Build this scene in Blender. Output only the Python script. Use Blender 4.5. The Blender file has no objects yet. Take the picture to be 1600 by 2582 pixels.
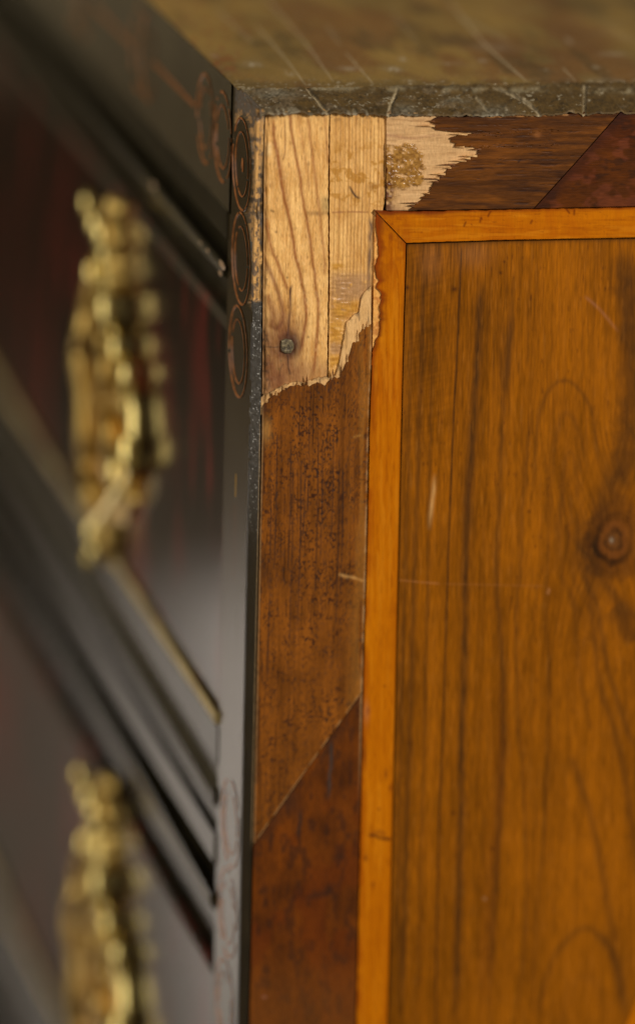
import bpy, bmesh, math
import numpy as np
from mathutils import Matrix, Vector

# ------------------------------------------------------------------ camera
F = 15000.0                      # focal length in photograph pixels (1600 x 2582)
CX, CY = 800.0, 1291.0
VPF = (-2500.0, -2890.0)         # vanishing point of the chest's front
PX = 0.0001418                   # metres per photograph pixel at the corner

def ray_cam(u, v):
    return np.array([(u - CX) / F, -(v - CY) / F, -1.0])
Yw = ray_cam(*VPF); Yw /= np.linalg.norm(Yw)
a_ = np.cross(Yw, [1, 0, 0]); a_ /= np.linalg.norm(a_)
b_ = np.cross(Yw, a_)
def vslope(d, u, v):
    p = ray_cam(u, v) * 2.0; q = p + d * 0.01
    f = lambda w: (w[0] / -w[2] * F + CX, -w[1] / -w[2] * F + CY)
    A, B = f(p), f(q)
    return (B[0] - A[0]) / (B[1] - A[1])
best = None
for th in np.linspace(0, 2 * math.pi, 72001):
    d = math.cos(th) * a_ + math.sin(th) * b_
    if d[1] < 0.5: continue
    e = abs(vslope(d, 630, 1300) + 0.0207)
    if best is None or e < best[0]: best = (e, d)
Zw = best[1]
Xw = np.cross(Yw, Zw)
M = np.array([Xw, Yw, Zw])                       # camera -> world
CAM = -M @ (ray_cam(648, 275) * (F * PX))

sc = bpy.context.scene
col = sc.collection
cam_d = bpy.data.cameras.new('camera'); cam = bpy.data.objects.new('camera', cam_d); col.objects.link(cam)
cam.matrix_world = Matrix.Translation(Vector(CAM)) @ Matrix([list(r) for r in M]).to_4x4()
cam_d.sensor_fit = 'VERTICAL'; cam_d.sensor_height = 36.0
cam_d.lens = F / 2582.0 * 36.0
cam_d.clip_start = 0.05; cam_d.clip_end = 100
sc.camera = cam

def W(u, v):
    u = np.asarray(u, float); v = np.asarray(v, float)
    r = np.stack([(u - CX) / F, -(v - CY) / F, -np.ones_like(u)], -1)
    return r @ M.T
def on_side(u, v, out=0.0):
    d = W(u, v); t = (-np.asarray(out) - CAM[1]) / d[..., 1]
    return CAM + d * t[..., None]
def on_front(u, v, out=0.0):
    d = W(u, v); t = (-np.asarray(out) - CAM[0]) / d[..., 0]
    return CAM + d * t[..., None]
def on_top(u, v, h=0.0):
    d = W(u, v); t = (np.asarray(h) - CAM[2]) / d[..., 2]
    return CAM + d * t[..., None]
def to_px(P):
    c = (np.asarray(P) - CAM) @ M
    return np.stack([c[..., 0] / -c[..., 2] * F + CX, -c[..., 1] / -c[..., 2] * F + CY], -1)

focus = on_side(760.0, 800.0)
cam_d.dof.use_dof = True
cam_d.dof.focus_distance = float(-((focus - CAM) @ M)[2])
cam_d.dof.aperture_fstop = cam_d.lens / 68.0
cam_d.dof.aperture_blades = 0

# ------------------------------------------------------------------ light
world = bpy.data.worlds.new('World'); sc.world = world; world.use_nodes = True
bg = world.node_tree.nodes['Background']
bg.inputs[0].default_value = (0.30, 0.235, 0.135, 1); bg.inputs[1].default_value = 0.46

def area(name, loc, target, size, power, color, sy=None, spread=180):
    d = bpy.data.lights.new(name, 'AREA'); o = bpy.data.objects.new(name, d); col.objects.link(o)
    d.energy = power; d.color = color; d.size = size; d.spread = math.radians(spread)
    if sy: d.shape = 'RECTANGLE'; d.size_y = sy
    o.location = loc
    o.rotation_euler = (Vector(target) - Vector(loc)).to_track_quat('-Z', 'Y').to_euler()
    return o
area('key_light', (1.15, -2.0, 0.95), (0.05, 0, -0.12), 0.40, 55, (1.0, 0.95, 0.86))
area('fill_light', (-1.9, -0.9, 0.7), (0, 0.2, -0.15), 2.4, 30, (1.0, 0.95, 0.86))
area('floor_light', (-1.1, 1.9, 0.9), (-0.6, 1.9, -0.86), 1.2, 13.5, (1.0, 0.93, 0.87), spread=70)  # added lamp brightening the pale sheet that the lacquer mirrors
sc.view_settings.view_transform = 'Standard'; sc.view_settings.look = 'None'
sc.view_settings.exposure = 0; sc.view_settings.gamma = 1
sc.render.engine = 'CYCLES'

# ------------------------------------------------------------------ noise helpers
_tab = np.random.RandomState(7).rand(65536)
def _h(ix, iy, s):
    return _tab[((ix * 73856093) ^ (iy * 19349663) ^ (s * 83492791)) & 65535]
def vn(x, y, s=0):
    x = np.asarray(x, float); y = np.asarray(y, float)
    x, y = np.broadcast_arrays(x, y)
    ix = np.floor(x).astype(np.int64); iy = np.floor(y).astype(np.int64)
    fx = x - ix; fy = y - iy
    fx = fx * fx * (3 - 2 * fx); fy = fy * fy * (3 - 2 * fy)
    return ((_h(ix, iy, s) * (1 - fx) + _h(ix + 1, iy, s) * fx) * (1 - fy)
            + (_h(ix, iy + 1, s) * (1 - fx) + _h(ix + 1, iy + 1, s) * fx) * fy)
def fbm(x, y, o=4, s=0):
    r = 0; a = 0.5; t = 0
    for k in range(o):
        r = r + a * vn(x, y, s + k * 17); t += a; a *= 0.55; x = x * 2.03; y = y * 2.03
    return r / t
def ss(a, b, x):
    t = np.clip((x - a) / (b - a), 0, 1); return t * t * (3 - 2 * t)
def S(r, g, b):
    c = np.array([r, g, b]) / 255.0
    return np.where(c <= 0.04045, c / 12.92, ((c + 0.055) / 1.055) ** 2.4)
def mix(a, b, t):
    t = np.clip(np.asarray(t), 0, 1)[..., None]
    return a * (1 - t) + b * t
def smooth_line(pts, n=6):
    p = np.array(pts, float)
    if len(p) < 3: return p
    d = np.r_[0, np.cumsum(np.hypot(*(np.diff(p, axis=0).T)))]
    out = []
    for i in range(len(p) - 1):
        p0 = p[max(i - 1, 0)]; p1 = p[i]; p2 = p[i + 1]; p3 = p[min(i + 2, len(p) - 1)]
        for t in np.linspace(0, 1, n, endpoint=False):
            out.append(0.5 * ((2 * p1) + (-p0 + p2) * t + (2 * p0 - 5 * p1 + 4 * p2 - p3) * t * t + (-p0 + 3 * p1 - 3 * p2 + p3) * t ** 3))
    out.append(p[-1]); return np.array(out)
def dist(U, V, pts):
    """distance to a polyline and the share of its length reached there"""
    best = np.full(U.shape, 1e9); tt = np.zeros(U.shape)
    n = len(pts) - 1
    for i in range(n):
        a = pts[i]; b = pts[i + 1]; d = b - a; L = d @ d + 1e-9
        t = np.clip(((U - a[0]) * d[0] + (V - a[1]) * d[1]) / L, 0, 1)
        r = np.hypot(U - a[0] - t * d[0], V - a[1] - t * d[1])
        m = r < best
        best = np.where(m, r, best); tt = np.where(m, (i + t) / n, tt)
    return best, tt
def stroke(U, V, pts, w, fade=0.1, wob=0.0, seed=0, sm=True, rough=0.0):
    """soft line: 1 on the line, falling off over w pixels"""
    p = smooth_line(pts) if sm else np.array(pts, float)
    out = np.zeros(U.shape)
    m = ((U > p[:, 0].min() - 4 * w - wob) & (U < p[:, 0].max() + 4 * w + wob) &
         (V > p[:, 1].min() - 4 * w - wob) & (V < p[:, 1].max() + 4 * w + wob))
    if not m.any(): return out
    u = U[m]; v = V[m]
    if wob:
        u = u + wob * (vn(v / 23, u / 40, seed + 5) - 0.5) * 2; v = v + wob * (vn(u / 23, v / 30, seed + 6) - 0.5) * 2
    d, t = dist(u, v, p)
    s = np.exp(-(d / w) ** 2)
    if fade: s = s * np.minimum(1, np.minimum(t, 1 - t) / fade)
    if rough: s = s * np.clip(1 - rough + rough * 2 * fbm(u / 8, v / 34, 2, seed + 9), 0, 1.2)
    out[m] = s
    return np.clip(out, 0, 1.2)

# ------------------------------------------------------------------ materials
def new_mat(name):
    m = bpy.data.materials.new(name); m.use_nodes = True
    nt = m.node_tree; return m, nt, nt.nodes['Principled BSDF'], nt.nodes, nt.links
def mat_attr(name, spec=0.5, coat=0.0, coat_r=0.15, bump=0.0, bscale=2500, stretch=(1, 1, 1), tone=0.12, metallic=0.0):
    """colour and gloss from the grain fields of the mesh, fine tone and relief from noise"""
    m, nt, b, N, L = new_mat(name)
    at = N.new('ShaderNodeAttribute'); at.attribute_name = 'grain_colour'
    ar = N.new('ShaderNodeAttribute'); ar.attribute_name = 'roughness'
    tc = N.new('ShaderNodeTexCoord'); mp = N.new('ShaderNodeMapping'); mp.inputs['Scale'].default_value = stretch
    L.new(tc.outputs['Object'], mp.inputs[0])
    nz = N.new('ShaderNodeTexNoise'); nz.inputs['Scale'].default_value = bscale; nz.inputs['Detail'].default_value = 3
    L.new(mp.outputs[0], nz.inputs['Vector'])
    mr = N.new('ShaderNodeMapRange'); mr.inputs[1].default_value = 0.25; mr.inputs[2].default_value = 0.75
    mr.inputs[3].default_value = 1 - tone; mr.inputs[4].default_value = 1 + tone
    L.new(nz.outputs['Fac'], mr.inputs[0])
    mx = N.new('ShaderNodeVectorMath'); mx.operation = 'SCALE'
    L.new(at.outputs['Color'], mx.inputs[0]); L.new(mr.outputs[0], mx.inputs['Scale'])
    L.new(mx.outputs[0], b.inputs['Base Color'])
    L.new(ar.outputs['Fac'], b.inputs['Roughness'])
    b.inputs['Specular IOR Level'].default_value = spec
    b.inputs['Coat Weight'].default_value = coat; b.inputs['Coat Roughness'].default_value = coat_r
    b.inputs['Metallic'].default_value = metallic
    if bump:
        bp = N.new('ShaderNodeBump'); bp.inputs['Strength'].default_value = bump; bp.inputs['Distance'].default_value = 0.0002
        L.new(nz.outputs['Fac'], bp.inputs['Height']); L.new(bp.outputs[0], b.inputs['Normal'])
    return m
def mat_plain(name, c, rough=0.4, metallic=0.0, spec=0.5, noise=0.0, nscale=200, c2=None, stretch=(1, 1, 1), bump=0.0, coat=0.0, lo=0.4, hi=0.65):
    m, nt, b, N, L = new_mat(name)
    b.inputs['Base Color'].default_value = (*c, 1); b.inputs['Roughness'].default_value = rough
    b.inputs['Metallic'].default_value = metallic; b.inputs['Specular IOR Level'].default_value = spec
    b.inputs['Coat Weight'].default_value = coat
    if c2 is not None or bump:
        tc = N.new('ShaderNodeTexCoord'); mp = N.new('ShaderNodeMapping'); mp.inputs['Scale'].default_value = stretch
        L.new(tc.outputs['Object'], mp.inputs[0])
        nz = N.new('ShaderNodeTexNoise'); nz.inputs['Scale'].default_value = nscale; nz.inputs['Detail'].default_value = 4
        L.new(mp.outputs[0], nz.inputs['Vector'])
        if c2 is not None:
            cr = N.new('ShaderNodeValToRGB'); cr.color_ramp.elements[0].position = lo; cr.color_ramp.elements[1].position = hi
            cr.color_ramp.elements[0].color = (*c, 1); cr.color_ramp.elements[1].color = (*c2, 1)
            L.new(nz.outputs['Fac'], cr.inputs[0]); L.new(cr.outputs[0], b.inputs['Base Color'])
        if bump:
            bp = N.new('ShaderNodeBump'); bp.inputs['Strength'].default_value = bump; bp.inputs['Distance'].default_value = 0.0005
            L.new(nz.outputs['Fac'], bp.inputs['Height']); L.new(bp.outputs[0], b.inputs['Normal'])
    return m

M_walnut = mat_attr('walnut_veneer', spec=0.10, bump=0.2, bscale=2300, stretch=(1, 1, 0.06), tone=0.30)
M_cross = mat_attr('banding_veneer', spec=0.2, bump=0.25, bscale=2000, stretch=(1, 1, 0.2), tone=0.24)
M_crossh = mat_attr('banding_veneer_across', spec=0.2, bump=0.25, bscale=2000, stretch=(0.15, 1, 1), tone=0.26)
M_string = mat_attr('boxwood', spec=0.12, bump=0.08, bscale=1500, stretch=(1, 1, 0.15), tone=0.10)
M_bare = mat_attr('bare_wood', spec=0.25, bump=0.7, bscale=2200, stretch=(1, 1, 0.3), tone=0.17)
M_top = mat_attr('worn_lacquer', spec=0.42, bump=0.3, bscale=1400, stretch=(1, 0.3, 1), tone=0.20)
M_edge = mat_attr('broken_lacquer_edge', spec=0.28, bump=0.9, bscale=2600, tone=0.2)
M_stile = mat_attr('black_lacquer', spec=0.5, bump=0.03, bscale=500, tone=0.05)
M_glue = mat_attr('old_glue', spec=0.8, bump=0.4, bscale=1500, tone=0.1)
M_dark = mat_plain('dark_carcass', (0.012, 0.008, 0.005), 0.85)
M_mould = mat_plain('moulding_lacquer', (0.020, 0.016, 0.008), 0.24, spec=0.24, c2=(0.040, 0.032, 0.017), nscale=60, bump=0.05)
M_draw = mat_plain('drawer_lacquer', (0.020, 0.012, 0.008), 0.11, spec=0.26, c2=(0.26, 0.026, 0.020), nscale=34, stretch=(1, 1.1, 0.34), lo=0.50, hi=0.74)
M_gilt = mat_plain('gilt_line', (0.46, 0.165, 0.045), 0.25, spec=0.5, c2=(0.24, 0.08, 0.02), nscale=300)
M_bead = mat_plain('gilt_bead', (0.62, 0.47, 0.20), 0.5, spec=0.3, c2=(0.36, 0.26, 0.11), nscale=30)
M_brass = mat_plain('gilt_brass', (0.70, 0.48, 0.15), 0.36, metallic=1.0, c2=(0.48, 0.32, 0.09), nscale=120, bump=0.3)  # same brass, darkened for the plate and the side facing away from the light
M_brass_lit = mat_plain('lit_brass', (1.0, 0.80, 0.30), 0.20, metallic=1.0, bump=0.10, nscale=160)  # same brass, brightened to paint the lit right side and the glints
M_nail = mat_plain('iron_nail', (0.07, 0.052, 0.03), 0.6, metallic=0.3, c2=(0.22, 0.17, 0.09), nscale=900, bump=0.6)
M_floor = mat_plain('floor_boards', (0.045, 0.034, 0.020), 0.7, c2=(0.065, 0.049, 0.03), nscale=3, stretch=(6, 1, 1))
M_reflector = mat_plain('pale_reflector', (0.72, 0.68, 0.65), 0.6, c2=(0.66, 0.63, 0.60), nscale=3)  # for the added sheet that the front reflects

# ------------------------------------------------------------------ objects
def link(name, me, parent=None, mat=None, label=None):
    o = bpy.data.objects.new(name, me); col.objects.link(o)
    if mat: me.materials.append(mat)
    if parent: o.parent = parent
    if label: o['label'] = label
    return o
def fast_mesh(name, verts, quads, smooth):
    me = bpy.data.meshes.new(name)
    me.vertices.add(len(verts)); me.vertices.foreach_set('co', np.ascontiguousarray(verts, np.float32).ravel())
    n = len(quads)
    me.loops.add(4 * n); me.loops.foreach_set('vertex_index', quads.ravel().astype(np.int32))
    me.polygons.add(n); me.polygons.foreach_set('loop_start', (np.arange(n) * 4).astype(np.int32))
    me.polygons.foreach_set('use_smooth', smooth.astype(bool))
    me.update(calc_edges=True)
    return me
def sheet(name, U, V, plane, colour, rough=0.4, out=0.0, thick=0.0025, relief=None, mat=None, parent=None, label=None, flip=False, front=False):
    """a slab: its face follows the grid U, V on a plane of the chest, its edges go back by its thickness"""
    r, c = U.shape
    o2 = np.broadcast_to(np.asarray(out, float), U.shape).copy()
    if relief is not None: o2 = o2 + relief
    P = plane(U, V, o2).reshape(-1, 3)
    idx = np.arange(r * c).reshape(r, c)
    q = np.stack([idx[:-1, :-1], idx[1:, :-1], idx[1:, 1:], idx[:-1, 1:]], -1).reshape(-1, 4)
    ring = np.concatenate([idx[0, :], idx[1:, -1], idx[-1, -2::-1], idx[-2:0:-1, 0]])
    inward = np.array([1.0, 0, 0]) if front else np.array([0, 1.0, 0])
    back = P + inward * thick
    n0 = len(P); k = len(ring)
    verts = np.concatenate([P, P[ring], back[ring]])
    i = np.arange(k); j = (i + 1) % k
    sq = np.stack([n0 + i, n0 + j, n0 + k + j, n0 + k + i], -1)
    quads = np.concatenate([q, sq])
    if flip: quads = quads[:, ::-1]
    sm = np.concatenate([np.ones(len(q)), np.zeros(k)])
    me = fast_mesh(name, verts, quads, sm)
    C = np.ones((len(verts), 4), np.float32)
    cc = np.clip(colour.reshape(-1, 3), 0.0005, 0.9); C[:n0, :3] = cc; C[n0:n0 + k, :3] = cc[ring] * 0.9; C[n0 + k:, :3] = cc[ring] * 0.9
    at = me.attributes.new('grain_colour', 'FLOAT_COLOR', 'POINT'); at.data.foreach_set('color', C.ravel())
    R = np.broadcast_to(np.asarray(rough, float), U.shape).reshape(-1)
    R = np.concatenate([R, R[ring], R[ring]]).astype(np.float32)
    ra = me.attributes.new('roughness', 'FLOAT', 'POINT'); ra.data.foreach_set('value', np.clip(R, 0.03, 1))
    return link(name, me, parent, mat, label)
def axis(a, b, step, far=None, near=None):
    x = np.arange(a, b + step * 0.5, step)
    if far is not None: x = np.r_[x, x[-1] + np.cumsum(np.linspace(step * 2, (far - b) / 12, 24))]
    if near is not None: x = np.r_[near, x]
    return x
def box_mesh(name, lo, hi):
    x0, y0, z0 = lo; x1, y1, z1 = hi
    v = [(x0,y0,z0),(x1,y0,z0),(x1,y1,z0),(x0,y1,z0),(x0,y0,z1),(x1,y0,z1),(x1,y1,z1),(x0,y1,z1)]
    f = [(3,2,1,0),(4,5,6,7),(0,1,5,4),(1,2,6,5),(2,3,7,6),(3,0,4,7)]
    me = bpy.data.meshes.new(name); me.from_pydata(v, [], f); me.update(); return me
def prism(name, prof, y0, y1, mat, parent, smooth=False, label=None):
    """a moulding: the profile (out, z) drawn along the front"""
    n = len(prof); v = []
    for y in (y0, y1):
        for (o_, z) in prof: v.append((-o_, y, z))
    f = [(i, (i + 1) % n, n + (i + 1) % n, n + i) for i in range(n)]
    f += [tuple(range(n - 1, -1, -1)), tuple(range(n, 2 * n))]
    me = bpy.data.meshes.new(name); me.from_pydata(v, [], f); me.update()
    bm = bmesh.new(); bm.from_mesh(me); bmesh.ops.recalc_face_normals(bm, faces=bm.faces); bm.to_mesh(me); bm.free()
    return link(name, me, parent, mat, label)

chest = bpy.data.objects.new('chest_of_drawers', None); col.objects.link(chest)
chest['label'] = 'antique lacquered chest of drawers with a chipped corner, walnut side veneer and gilt brass mounts'
chest['category'] = 'chest'
floor = link('floor', box_mesh('floor', (-4.5, -3.0, -0.90), (2.5, 4.5, -0.864)), None, M_floor)
floor['kind'] = 'structure'
def sheet_mesh(name, pts, z0, z1):
    n = len(pts); v = [(x, y, z1) for x, y in pts] + [(x, y, z0) for x, y in pts]
    f = [tuple(range(n)), tuple(range(2 * n - 1, n - 1, -1))] + [(i, n + i, n + (i + 1) % n, (i + 1) % n) for i in range(n)]
    me = bpy.data.meshes.new(name); me.from_pydata(v, [], f); me.update(); return me
paper = link('floor_reflector', sheet_mesh('floor_reflector', [(-0.115, 0.6), (-0.447, 2.33), (-2.6, 2.33), (-2.6, 0.6)], -0.8635, -0.860), None, M_reflector)  # unseen pale sheet, added and cut to shape the reflection in the front
paper['kind'] = 'structure'

# joints of the side, in photograph pixels
V1 = lambda v: np.interp(v, [500, 639, 816, 1199, 1497, 2015, 2396, 2582, 6500], [1026, 1022.5, 1017, 1008, 1001.5, 990.6, 982, 976, 860])
V2 = lambda v: np.interp(v, [280, 560, 900, 1032, 1413, 1745, 2338, 2582, 6500], [974, 944, 937, 931.5, 923.5, 914, 902, 896.5, 790])
V3 = lambda v: np.interp(v, [270, 400, 740, 1100, 2382, 2582, 6500], [668, 664, 661, 658, 631.4, 627, 545])
H1 = lambda u: np.interp(u, [900, 957, 1091, 1500, 1600, 4500], [532, 531, 531, 523.5, 521, 470])
H2 = lambda u: np.interp(u, [900, 1024, 1250, 1590, 4500], [617, 613.5, 606.5, 600, 540])
TOPE = lambda u: np.interp(u, [600, 680, 832, 975, 1200, 1400, 1545, 1600, 4500], [281, 282, 279, 283, 284.5, 282.5, 278, 278, 250])
zB = -0.80
def yfar(u): return to_px(np.array([0.0, 0.0, zB]))[1]
YB = float(to_px(np.array([0.0, 0.0, zB]))[1])
ys_fine = lambda y0: axis(y0, 2600, 2.4, YB)

# ---------------- side panel
def col_panel(U, V):
    s = U + 0.0225 * (V - 1300)
    dk = np.hypot((U - 1546), (V - 1362) * 0.8) + 1e-3
    s = s + np.where(U < 1546, -1, 1) * 78 * np.exp(-(dk / 150) ** 2) * (1 - np.exp(-(dk / 30) ** 2))
    s = s + 4 * (fbm(U / 130, V / 420, 2, 41) - 0.5)
    f1 = .6 * fbm(s / 2.6, V / 48, 3, 1) + .4 * fbm(s / 5, V / 120, 3, 11); f2 = fbm(s / 13, V / 420, 3, 2); f3 = fbm(s / 60, V / 700, 3, 3)
    blot = fbm(U / 140, V / 200, 3, 4)
    t = 0.54 + 1.25 * (f1 - 0.5) + 0.60 * (f2 - 0.5) + 0.5 * (f3 - 0.5) + 0.55 * (blot - 0.5)
    t = t + 0.10 * ss(1150, 1450, U) + 0.01 * ss(1700, 2300, V) - 0.10 * ss(1180, 1010, U) + 0.06 * ss(1500, 700, V) * ss(1150, 1300, U)
    A = S(94, 52, 2); B = S(154, 88, 6)
    C = mix(A, B, t)
    line = lambda pts, w, k, c=S(58, 36, 16), **kw: mix(C, c, k * 1.0 * stroke(U, V, pts, w * 1.12, **kw))
    C = line([(1067, 640), (1064, 815), (1055, 1114), (1044, 1412), (1038, 1634), (1027, 2000), (1018, 2300), (1010, 2582)], 7, .50, wob=2, seed=1)
    C = line([(1038, 640), (1034, 900), (1026, 1300), (1016, 1600), (1008, 1900), (1000, 2582)], 6, .42, wob=2, seed=2)
    C = line([(1096, 620), (1090, 900), (1082, 1200), (1078, 1500), (1062, 2100), (1050, 2582)], 4.5, .33, wob=2, seed=3)
    C = line([(1163, 616), (1152.6, 858), (1142, 1071), (1131, 1348), (1124, 1583), (1115, 1846), (1103, 2184), (1097, 2600)], 2.2, .85, c=S(38, 24, 14), fade=0.02, rough=.3, seed=4)
    C = line([(1214, 690), (1210, 773), (1201.6, 922), (1189, 1114), (1176, 1305), (1171, 1497), (1170, 1634), (1164, 1846), (1160, 2100), (1151, 2438), (1148, 2600)], 8.5, .72, wob=2, seed=5, rough=.35)
    C = line([(1203, 1000), (1189, 1114), (1176, 1305), (1171, 1497)], 14, .35, seed=55, fade=.3)
    C = line([(1295, 640), (1287, 837), (1270, 986), (1263, 1114), (1257, 1284), (1251, 1497), (1266, 1677), (1265, 1973), (1251, 2184), (1238, 2396), (1234, 2600)], 7, .48, wob=2, seed=6, rough=.4)
    C = line([(1284, 790), (1276, 900), (1268, 990)], 13, .45, seed=56, fade=.3)
    C = line([(1262, 1700), (1258, 1973), (1240, 2184), (1224, 2396), (1216, 2600)], 15, .32, seed=57, fade=.2, c=S(92, 46, 12))
    C = line([(1340, 1030), (1331, 1114), (1316, 1284), (1312, 1412), (1300, 1560), (1304, 1800), (1320, 2000), (1326, 2300), (1300, 2582)], 5, .36, wob=2, seed=7)
    C = line([(1392, 1240), (1378, 1400), (1372, 1550), (1382, 1700), (1376, 2000), (1352, 2300), (1340, 2582)], 5, .28, wob=2, seed=8)
    # growth-ring arches
    C = line([(1336, 1330), (1345, 1180), (1352, 1090), (1366, 1015), (1392, 975), (1419, 960), (1445, 968), (1472, 998), (1492, 1045), (1502, 1120), (1503, 1175)], 5, .34, wob=1.5, seed=9)
    C = line([(1376, 1330), (1384, 1210), (1392, 1140), (1408, 1070), (1424, 1042), (1444, 1058), (1462, 1105), (1470, 1200)], 8, .26, wob=1.5, seed=10)
    C = line([(1404, 1420), (1412, 1250), (1424, 1160), (1436, 1140), (1450, 1180), (1458, 1280)], 6, .25, wob=2, seed=11)
    C = line([(1352, 2582), (1372, 2480), (1400, 2405), (1436, 2362), (1475, 2340), (1508, 2358), (1534, 2390), (1556, 2450), (1570, 2540), (1578, 2640)], 8, .34, wob=2, seed=12)
    C = line([(1500, 2350), (1540, 2395), (1560, 2460), (1574, 2560)], 13, .42, seed=13, fade=.2)
    C = line([(1400, 2640), (1430, 2520), (1470, 2460), (1510, 2500), (1530, 2600)], 14, .16, wob=2, seed=14)
    C = line([(1436, 1900), (1447, 1935), (1470, 2000), (1488, 2058), (1505, 2140), (1518, 2206), (1540, 2335), (1556, 2380)], 9, .40, wob=2, seed=15)
    C = line([(1462, 1400), (1480, 1480), (1492, 1560), (1509, 1719), (1534, 1800), (1562, 1900), (1588, 2060), (1610, 2240)], 8, .42, wob=2, seed=16)
    C = line([(1490, 1470), (1508, 1560), (1530, 1680), (1560, 1780), (1600, 1900)], 7, .45, wob=2, seed=17)
    C = line([(1436, 1470), (1450, 1600), (1470, 1760), (1490, 1850)], 6, .25, wob=2, seed=18)
    # dark heart streak above the knot
    C = line([(1560, 620), (1572, 720), (1578, 830), (1582, 960), (1574, 1080), (1556, 1170), (1536, 1230), (1516, 1290), (1500, 1360)], 20, .55, wob=7, seed=19, rough=.3)
    C = line([(1595, 640), (1592, 800), (1600, 1000), (1588, 1150), (1560, 1240)], 22, .5, wob=7, seed=20, rough=.3)
    # knot
    ang = np.arctan2(V - 1362, U - 1546)
    kr = np.hypot(U - 1546, (V - 1362) * 0.88) * (1 + 0.10 * np.sin(2 * ang + 1) + 0.08 * np.sin(3 * ang + 2) + 0.34 * (fbm(U / 30, V / 30, 3, 60) - 0.5)) * .80
    sw = fbm(ang * 1.2 + 4, kr / 5.0, 3, 61)
    C = mix(C, mix(S(64, 36, 12), S(128, 72, 20), sw), 0.75 * np.exp(-(kr / 62) ** 4))
    C = mix(C, S(58, 33, 12), 0.75 * np.exp(-((kr - 58) / 13) ** 2) * (0.5 + 0.5 * np.cos(ang - 2.8)) * (.5 + sw))
    C = mix(C, S(36, 21, 10), 0.95 * np.exp(-((kr - 37) / 9) ** 2) * (0.62 + 0.38 * np.cos(ang - 2.6)) * (.7 + .6 * fbm(U / 9, V / 9, 2, 62)))
    C = mix(C, S(110, 62, 24), 0.6 * np.exp(-((kr - 25) / 6) ** 2) * (.6 + .8 * fbm(U / 8, V / 8, 2, 63)))
    C = mix(C, S(40, 24, 14), 0.7 * np.exp(-((kr - 16) / 5) ** 2) * (.4 + fbm(U / 7, V / 7, 2, 64)))
    C = mix(C, S(96, 64, 36), 0.8 * np.exp(-(kr / 11) ** 2))
    C = mix(C, S(150, 140, 120), 0.7 * np.exp(-((U - 1540) / 4) ** 2 - ((V - 1362) / 6) ** 2))  # highlight painted just off the knot's centre
    C = line([(1500, 1340), (1490, 1390), (1500, 1440), (1530, 1480), (1570, 1530), (1610, 1570)], 16, .5, wob=4, seed=21)
    for k_, r_ in enumerate([84, 100, 122, 148]):
        C = line([(1546 - r_ * .55, 1362 - r_ * 1.5), (1546 - r_ * .86, 1362 - r_ * .7), (1546 - r_ * .95, 1362), (1546 - r_ * .84, 1362 + r_ * .75), (1546 - r_ * .45, 1362 + r_ * 1.5), (1546 - r_ * .1, 1362 + r_ * 2.1)], 7 + k_, .42 - .06 * k_, wob=6, seed=65 + k_, rough=.35, fade=.3)
    C = line([(1545, 1530), (1570, 1570), (1600, 1620)], 24, .55, wob=6, seed=22)
    # pores
    po = vn(s / 2.3, V / 26, 31); C = mix(C, S(66, 30, 10), 0.55 * ss(0.86, 0.97, po) * ss(.35, .6, vn(U / 60, V / 160, 32)))
    po = vn(s / 1.6, V / 60, 33); C = C * (1 - 0.16 * ss(0.7, 0.95, po))[..., None]
    li = vn(s / 2.0, V / 45, 34); C = mix(C, S(176, 112, 40), 0.20 * ss(0.78, 0.95, li))
    # ripple figure, left top
    rp = vn((V + 0.28 * U) / 5.0, s / 45, 35); C = C * (1 - 0.22 * (rp - .4) * ss(1180, 1090, U) * ss(1400, 900, V))[..., None]
    # smudges and scratches
    C = mix(C, S(150, 100, 60), 0.34 * np.exp(-((U - 1190) / 46) ** 2 - ((V - 640) / 34) ** 2) + 0.30 * np.exp(-((U - 1085) / 30) ** 2 - ((V - 655) / 50) ** 2))
    C = mix(C, S(205, 160, 100), 0.62 * stroke(U, V, [(1095, 1190), (1092, 1240), (1086, 1290), (1081, 1340)], 5, fade=.3, rough=.4, sm=False, seed=36))
    C = mix(C, S(190, 130, 80), 0.5 * stroke(U, V, [(1384, 1482), (1379, 1500)], 3, fade=.2, sm=False))
    C = mix(C, S(170, 110, 60), 0.45 * stroke(U, V, [(1000, 1462), (1060, 1468), (1110, 1472)], 2.2, fade=.1, sm=False, rough=.8, seed=37))
    C = mix(C, S(170, 110, 60), 0.22 * stroke(U, V, [(1110, 1472), (1385, 1478)], 1.8, fade=.1, sm=False, rough=.8, seed=38))
    C = mix(C, S(165, 110, 80), 0.28 * stroke(U, V, [(1470, 745), (1510, 780), (1560, 840)], 4, fade=.2, rough=.4, seed=39))
    for (x, y, r) in [(1261, 688, 4), (1145, 729, 6), (1333, 1290, 4), (1270, 660, 3), (1026, 725, 6), (1240, 2140, 4), (1142, 2050, 5)]:
        C = mix(C, S(52, 22, 10), 0.75 * np.exp(-((U - x) / r) ** 2 - ((V - y) / r) ** 2))
    C = mix(C, S(170, 130, 90), 0.6 * np.exp(-((U - 1221) / 4) ** 2 - ((V - 2266) / 4) ** 2))
    # shellac ridge along the joints
    C = mix(C, S(62, 40, 18), 0.6 * np.exp(-((V - H2(U)) / 8) ** 2) + 0.40 * np.exp(-((U - V1(V)) / 7) ** 2))
    return C
vs = ys_fine(610); us0 = axis(0, 1620 - 1000, 2.4, 3300 - 1000)
U = V1(vs)[:, None] + 2.4 + us0[None, :] * 1.0
Vg = np.repeat(vs[:, None], len(us0), 1)
Vg = Vg + (H2(U) + 3.0 - 610) * ss(900, 610, Vg)
pc = col_panel(U, Vg)
pn = fbm(U / 3.5, Vg / 90, 2, 71)
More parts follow.
